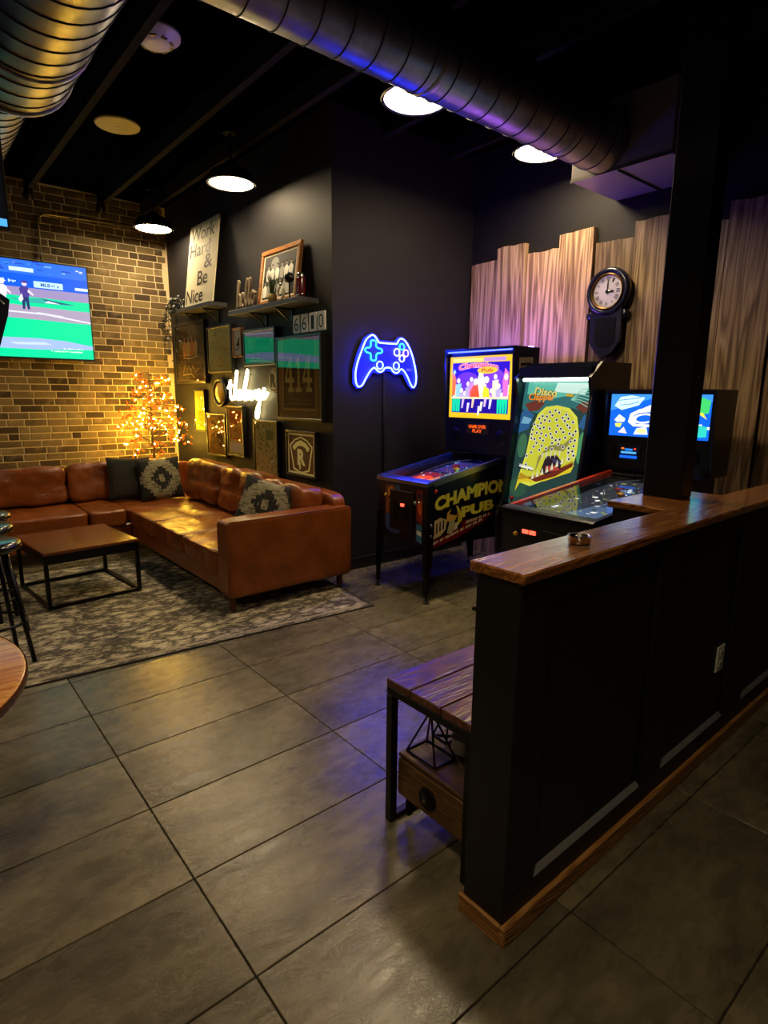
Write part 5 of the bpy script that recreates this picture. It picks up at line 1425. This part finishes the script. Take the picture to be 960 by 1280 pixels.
fld = [B_('#0a1236', 0, 1, 0, 1), B_('#1434d8', 0, 1, 0, .11), E_('#f8b860', .82, .055, .13, .035), E_('#c02040', .12, .06, .06, .03), P_('#6a1428', (.03, .14), (.46, .14), (.48, .50), (.08, .52)), P_('#e03828', (.10, .17), (.44, .15), (.46, .34), (.30, .40), (.16, .34)), E_('#ff7038', .30, .25, .08, .05), E_('#ffd080', .28, .24, .03, .02), P_('#a87048', (.44, .16), (.54, .15), (.55, .38), (.47, .42)),
       P_('#2898d0', (.55, .13), (.97, .12), (.95, .44), (.74, .56), (.58, .34)), P_('#a8e0f8', (.60, .17), (.90, .14), (.86, .26), (.68, .3)), P_('#e8fbff', (.66, .19), (.80, .18), (.74, .36), (.70, .34)), P_('#58c0e8', (.62, .34), (.86, .32), (.84, .50), (.70, .52)), P_('#78d8f0', (.50, .60), (.66, .58), (.70, .82), (.56, .84)), P_('#e0f8ff', (.55, .66), (.62, .64), (.61, .78)), P_('#f06020', (.84, .62), (.99, .60), (.99, .74), (.86, .75)), P_('#c0d0ff', (.78, .50), (.95, .48), (.93, .58), (.80, .58)), P_('#302060', (.08, .56), (.46, .56), (.48, .95), (.08, .95))]
for _ in range(46):
    fld.append(E_(rr3.choice(['#3870d0', '#182a70', '#90c8f0', '#e06030', '#20387a', '#7088c0']), rr3.uniform(.05, .95), rr3.uniform(.14, .95), rr3.uniform(.01, .035), rr3.uniform(.006, .02), 8))
dm = [B_('#100604', 0, 1, 0, 1), T('#ff5a10', 'GAME OVER', .10, .90, .55, .9, .03), T('#ff5a10', 'PLAY', .28, .72, .12, .46, .03)]
pinball('pinball_machine', 'blue boxing themed pinball machine with yellow CHAMPION PUB side lettering', (2.862, 3.222, 0), .55, .785, .72, .878, 1.005, 1.03, 1.865,
        side, front, bgl, fld, (-.115, .115, 1.19, 1.27, dm), (plain('blue_rail', '#2a3a8a', .25, .5), K['steel']), ((-.02, .685),), (-.325, .325, 1.315, 1.805), .30, glow('blue_led_strip', (.02, .03, 1.0), 14.0))

# ---- second pinball machine, behind the partition
SB = '#1060e0'
bg2 = [B_(SB, 0, 1, 0, 1), P_('#3a8cf0', (0, .6), (.5, .95), (1, .85), (1, 1), (0, 1)), P_('#c8f4f4', (.04, .72), (.12, .62), (.30, .74), (.36, .92), (.22, .97), (.1, .93)), S_('#2a70c8', [(.08, .85), (.2, .88), (.32, .93)], .015), S_('#2a70c8', [(.1, .74), (.2, .76), (.3, .82)], .015),
       P_('#f2faff', (.20, .34), (.26, .24), (1.0, .24), (1.0, .30), (.29, .30), (.25, .36), (.26, .50), (.34, .60), (.42, .64), (.45, .78), (.55, .86), (.72, .86), (.78, .74), (.72, .70), (.66, .80), (.55, .80), (.49, .72), (.46, .60), (.32, .66), (.22, .54)),
       T('#f4fbff', 'Cla', .245, .62, .31, .56, .02, .25), T('#f4fbff', 'e', .80, .90, .40, .58, .03, .2), B_('#f4fbff', .78, .93, .32, .35),
       P_('#d8f0f0', (.05, .38), (.10, .52), (.17, .42), (.16, .34), (.08, .33)), P_('#d8e060', (.06, .30), (.14, .31), (.12, .20), (.07, .22)), P_('#f0d8e0', (.10, .08), (.16, .22), (.20, .06)), P_('#eaf4f8', (.27, .05), (.30, .20), (.40, .24), (.42, .06)), E_('#e8e890', .35, .14, .05, .05), P_('#e0f0f8', (.52, .05), (.55, .2), (.62, .2), (.60, .05)),
       P_('#40c868', (.84, .70), (.90, .95), (.99, .86), (.98, .6), (.9, .55)), P_('#e8d840', (.86, .62), (.97, .46), (.93, .60)), P_('#f8f4d8', (.84, .8), (.88, .9), (.9, .74), (.86, .7)), P_('#30c8b8', (.86, .05), (.98, .08), (.98, .3), (.88, .34)), P_('#f0f8ff', (.80, .2), (.86, .24), (.84, .12)), E_('#d04060', .56, .62, .02, .05)]
fl2 = [B_('#20242a', 0, 1, 0, 1), B_('#16161c', 0, 1, 0, .09), B_('#d8d8d0', .10, .22, .02, .07), B_('#8a98c8', .62, .86, .015, .06), P_('#3a4a60', (.3, .1), (.95, .1), (.95, .5), (.5, .5)), P_('#3458b0', (.55, .68), (.95, .66), (.95, .95), (.6, .95)), P_('#98c8f0', (.62, .74), (.8, .72), (.78, .84)), P_('#c8c050', (.66, .88), (.84, .86), (.8, .93))]
for _ in range(70):
    fl2.append(E_(rr3.choice(['#a8a8a0', '#585c60', '#8890a0', '#303438', '#c8c8c0', '#6a7040']), rr3.uniform(.08, .95), rr3.uniform(.12, .95), rr3.uniform(.012, .04), rr3.uniform(.006, .02), 8))
dm2 = [B_('#04081c', 0, 1, 0, 1), B_('#1060e8', .05, .95, .08, .30), B_('#50a8f8', .1, .9, .46, .62), E_('#ff7020', .18, .86, .09, .08), E_('#ff4818', .82, .86, .07, .07), B_('#2a80f0', .3, .7, .70, .86)]
pinball('pinball_machine', 'black pinball machine with blue lit backglass behind the half wall and column', (2.60, 1.785, 0), .555, 1.10, .70, .880, 1.00, 1.02, 1.545,
        None, None, bg2, fl2, (.10, .23, 1.095, 1.175, dm2), (plain('flame_rail', '#e0401c', .3, coat=.5), K['black_metal']), ((.115, .765), (.068, .765)), (-.318, .318, 1.245, 1.515), .30)

# ---- tall ball-and-bar game with the yellow fish
O2 = (3.56, 2.50, 0)
gm = thing('ball_game_cabinet', 'tall lit game cabinet with a yellow toothy fish full of holes', 'arcade game', O2)
ya, yb_ = 2.815, 2.185
for y in (ya, yb_):
    y0, y1 = (y - .022, y) if y == ya else (y, y + .022)
    MB(O2).prism([(3.50, 0), (4.02, 0), (4.10, .9), (4.10, 1.73), (3.72, 1.73), (3.585, 1.62), (3.62, 1.50), (3.50, .72), (3.44, .62)], y0, y1, 'y').build('side_panel', K['cabinet'], gm)
sp_ = gm.children[0]
sd = gm.children[1]
MB(O2).box(3.70, 4.10, yb_ + .0225, ya - .0225, 1.705, 1.73).build('top_panel', K['cabinet'], gm)
MB(O2).box(4.06, 4.08, yb_ + .0225, ya - .0225, .02, 1.70).build('back_panel', K['cabinet'], gm)
MB(O2).box(3.62, 3.70, yb_ + .0225, ya - .0225, 1.625, 1.70).build('lamp_hood', K['cabinet'], gm)
MB(O2).tube([(3.640, yb_ + .05, 1.612), (3.640, ya - .05, 1.612)], .011, 10).build('tube_lamp', glow('tube_lamp', (.75, 1.0, .88), 9.0), gm, smooth=True)
MB(O2).box(3.47, 3.49, yb_ + .0225, ya - .0225, .0, .66).build('front_panel', K['cabinet'], gm)
MB(O2).box(3.42, 3.56, yb_ + .0225, ya - .0225, .662, .69).build('control_ledge', K['black_plastic'], gm)
# leaning playing field
pb, ptop = Vector((3.56, ya - .024, .70)), Vector((3.70, ya - .024, 1.60))
axv = (ptop - pb); Hh = axv.length; axv.normalize(); Wd = ya - yb_ - .048
ar = Wd / Hh
def hole(u, v, r=.016): return [E_('#e8e8e0', u, v, r * 1.55, r * 1.55 * ar, 12), E_('#0a0a08', u, v, r, r * ar, 12)]
fish = '#c8c838'
gg = [B_('#24403c', 0, 1, 0, 1), P_('#2c6a6a', (0, .78), (.3, .74), (.7, .8), (1, .76), (1, 1), (0, 1)), P_('#58b8a0', (.05, .90), (.4, .86), (.95, .93), (.95, 1), (.05, 1)), P_('#cfeee0', (.45, .92), (.88, .90), (.92, .985), (.48, .99)), P_('#6a3024', (.04, .82), (.12, .76), (.26, .77), (.34, .83), (.2, .85)), P_('#6a3024', (.78, .80), (.9, .76), (.98, .8), (.95, .85), (.85, .85)),
      P_('#2a5a8a', (0, .58), (.15, .62), (.2, .74), (.05, .78), (0, .74)), P_('#70a8c0', (.02, .66), (.14, .66), (.18, .70), (.05, .72)), P_('#2a5a8a', (.85, .66), (1, .62), (1, .78), (.9, .74)), E_('#3a6a4c', .09, .48, .07, .10), E_('#4a9060', .93, .50, .05, .12), E_('#2c503c', .12, .14, .14, .08), P_('#3a5a50', (.5, .02), (.9, .06), (.95, .2), (.7, .12))]
for i in range(6):
    gg.append(S_('#88c8b0', [(.70, .86), (.82, .84 + .02 * i), (.96, .80 + .028 * i)], .006))
gg += [P_('#d8d848', (.10, .22), (.17, .42), (.19, .60), (.26, .74), (.36, .80), (.52, .815), (.70, .795), (.82, .73), (.88, .60), (.89, .45), (.86, .36), (.60, .25), (.3, .16), (.12, .18)),
       P_(fish, (.13, .24), (.20, .42), (.22, .60), (.29, .72), (.38, .775), (.52, .79), (.69, .77), (.79, .71), (.85, .59), (.86, .46), (.84, .38), (.6, .27), (.3, .18)),
       P_('#b08a20', (.10, .20), (.20, .20), (.55, .265), (.84, .345), (.86, .40), (.6, .30), (.25, .235), (.12, .26)), P_('#d8c028', (.08, .10), (.14, .18), (.5, .215), (.85, .31), (.88, .37), (.55, .27), (.22, .215), (.10, .20)),
       P_('#6a2818', (.24, .225), (.38, .20), (.65, .265), (.86, .355), (.86, .385), (.6, .30), (.4, .245)),
       P_('#8a8448', (.34, .27), (.42, .43), (.55, .47), (.70, .46), (.80, .55), (.82, .60), (.70, .52), (.50, .50), (.36, .40)), P_('#2a1c24', (.42, .28), (.47, .41), (.62, .43), (.71, .38), (.70, .32), (.5, .27)), P_('#b04030', (.48, .33), (.62, .35), (.70, .32), (.6, .30), (.5, .295)), P_('#3a3858', (.56, .40), (.68, .39), (.71, .36), (.6, .365))]
for i in range(9):
    x = .30 + .065 * i; y = .215 + .02 * i * (1 + .035 * i)
    gg.append(P_('#d8d4b0', (x, y), (x + .045, y + .012), (x + .018, y + .062)))
for i in range(5):
    x = .40 + .06 * i; y = .43 + .008 * i
    gg.append(P_('#d0ccb0', (x, y), (x + .035, y + .006), (x + .02, y - .05)))
hr = random.Random(17)
hs_ = []
tries = 0
while len(hs_) < 62 and tries < 5000:
    tries += 1
    u, v = hr.uniform(.2, .86), hr.uniform(.40, .775)
    if ((u - .535) / .335) ** 2 + max(0, (v - .58) / .2) ** 2 > .95: continue
    if .40 < u < .76 and v < .46: continue
    if any((u - a) ** 2 + ((v - b_) / ar) ** 2 < .05 ** 2 for a, b_ in hs_): continue
    hs_.append((u, v))
for (u, v) in hs_ + [(.20, .33), (.25, .30), (.19, .40)]: gg += hole(u, v, .0145)
gg += [T('#3a2408', 'Disco', .165, .50, .895, .955, .08, .1, lambda u, v: (u, v - .05 * (u - .165))), T('#e0d070', 'Disco', .165, .50, .895, .955, .03, .1, lambda u, v: (u, v - .05 * (u - .165))), T('#5a2008', 'Clapper', .09, .48, .835, .905, .09, .05), T('#e8902c', 'Clapper', .09, .48, .835, .905, .03, .05), P_('#c8a020', (.62, .885), (.72, .88), (.74, .90), (.64, .905))]
gg += [S_('#f0f0f0', [(.10, .315), (.32, .300)], .012), S_('#c8c8c8', [(.10, .328), (.30, .312)], .006)]
art('playing_field', gm, pb - Vector(O2), (0, -1, 0), axv, Wd, Hh, gg, art_mat('fish_panel', emit=.75), step=.00004)
MB(O2).add([pb + Vector((.004, 0, 0)), pb + Vector((.03, 0, 0)), ptop + Vector((.03, 0, 0)), ptop + Vector((.004, 0, 0)), pb + Vector((.004, -Wd, 0)), pb + Vector((.03, -Wd, 0)), ptop + Vector((.03, -Wd, 0)), ptop + Vector((.004, -Wd, 0))],
           [(0, 1, 2, 3), (4, 7, 6, 5), (0, 4, 5, 1), (1, 5, 6, 2), (2, 6, 7, 3), (3, 7, 4, 0)]).build('field_backing', K['black_plastic'], gm)
b0 = pb + axv * .30 * Hh + Vector((-.015, -.06, 0)); b1 = b0 + Vector((0, -.13, -.01))
MB(O2).tube([b0, b1], .004, 8).build('lifting_bar', K['chrome'], gm, smooth=True)
art('side_art', sd, Vector((3.62, ya + .0004, .6)) - Vector(O2), (-1, 0, 0), (0, 0, 1), .1, .9, [B_('#2a241c', 0, .6, 0, 1)], K['art_gloss']) if 0 else None
for zz, nm in ((.77, 'joystick'), (.77, 'joystick')):
    pass
for y in (2.32, 2.68):
    MB(O2).tube([(3.46, y, .69), (3.46, y, .75)], .006, 8).build('joystick', K['chrome'], gm)
    MB(O2).ball((3.46, y, .76), .016, 12, 8).build('joystick_ball', BUMPER[0], gm, smooth=True)

# power cord on the floor between the machines
t = thing('power_cord', 'black power cord on the tiles beside the pinball machine', 'cord', (3.2, 2.3, 0))
pts = smooth_path([(3.05, 2.62, .006), (2.95, 2.50, .006), (2.98, 2.36, .006), (3.15, 2.28, .006), (3.35, 2.34, .006), (3.45, 2.6, .006)], 6)
MB((3.2, 2.3, 0)).tube(pts, .005, 6).build('cable', K['black_plastic'], t, smooth=True)
MB((3.2, 2.3, 0)).box(3.03, 3.07, 2.61, 2.65, .001, .022, .004).build('plug', K['black_plastic'], t)
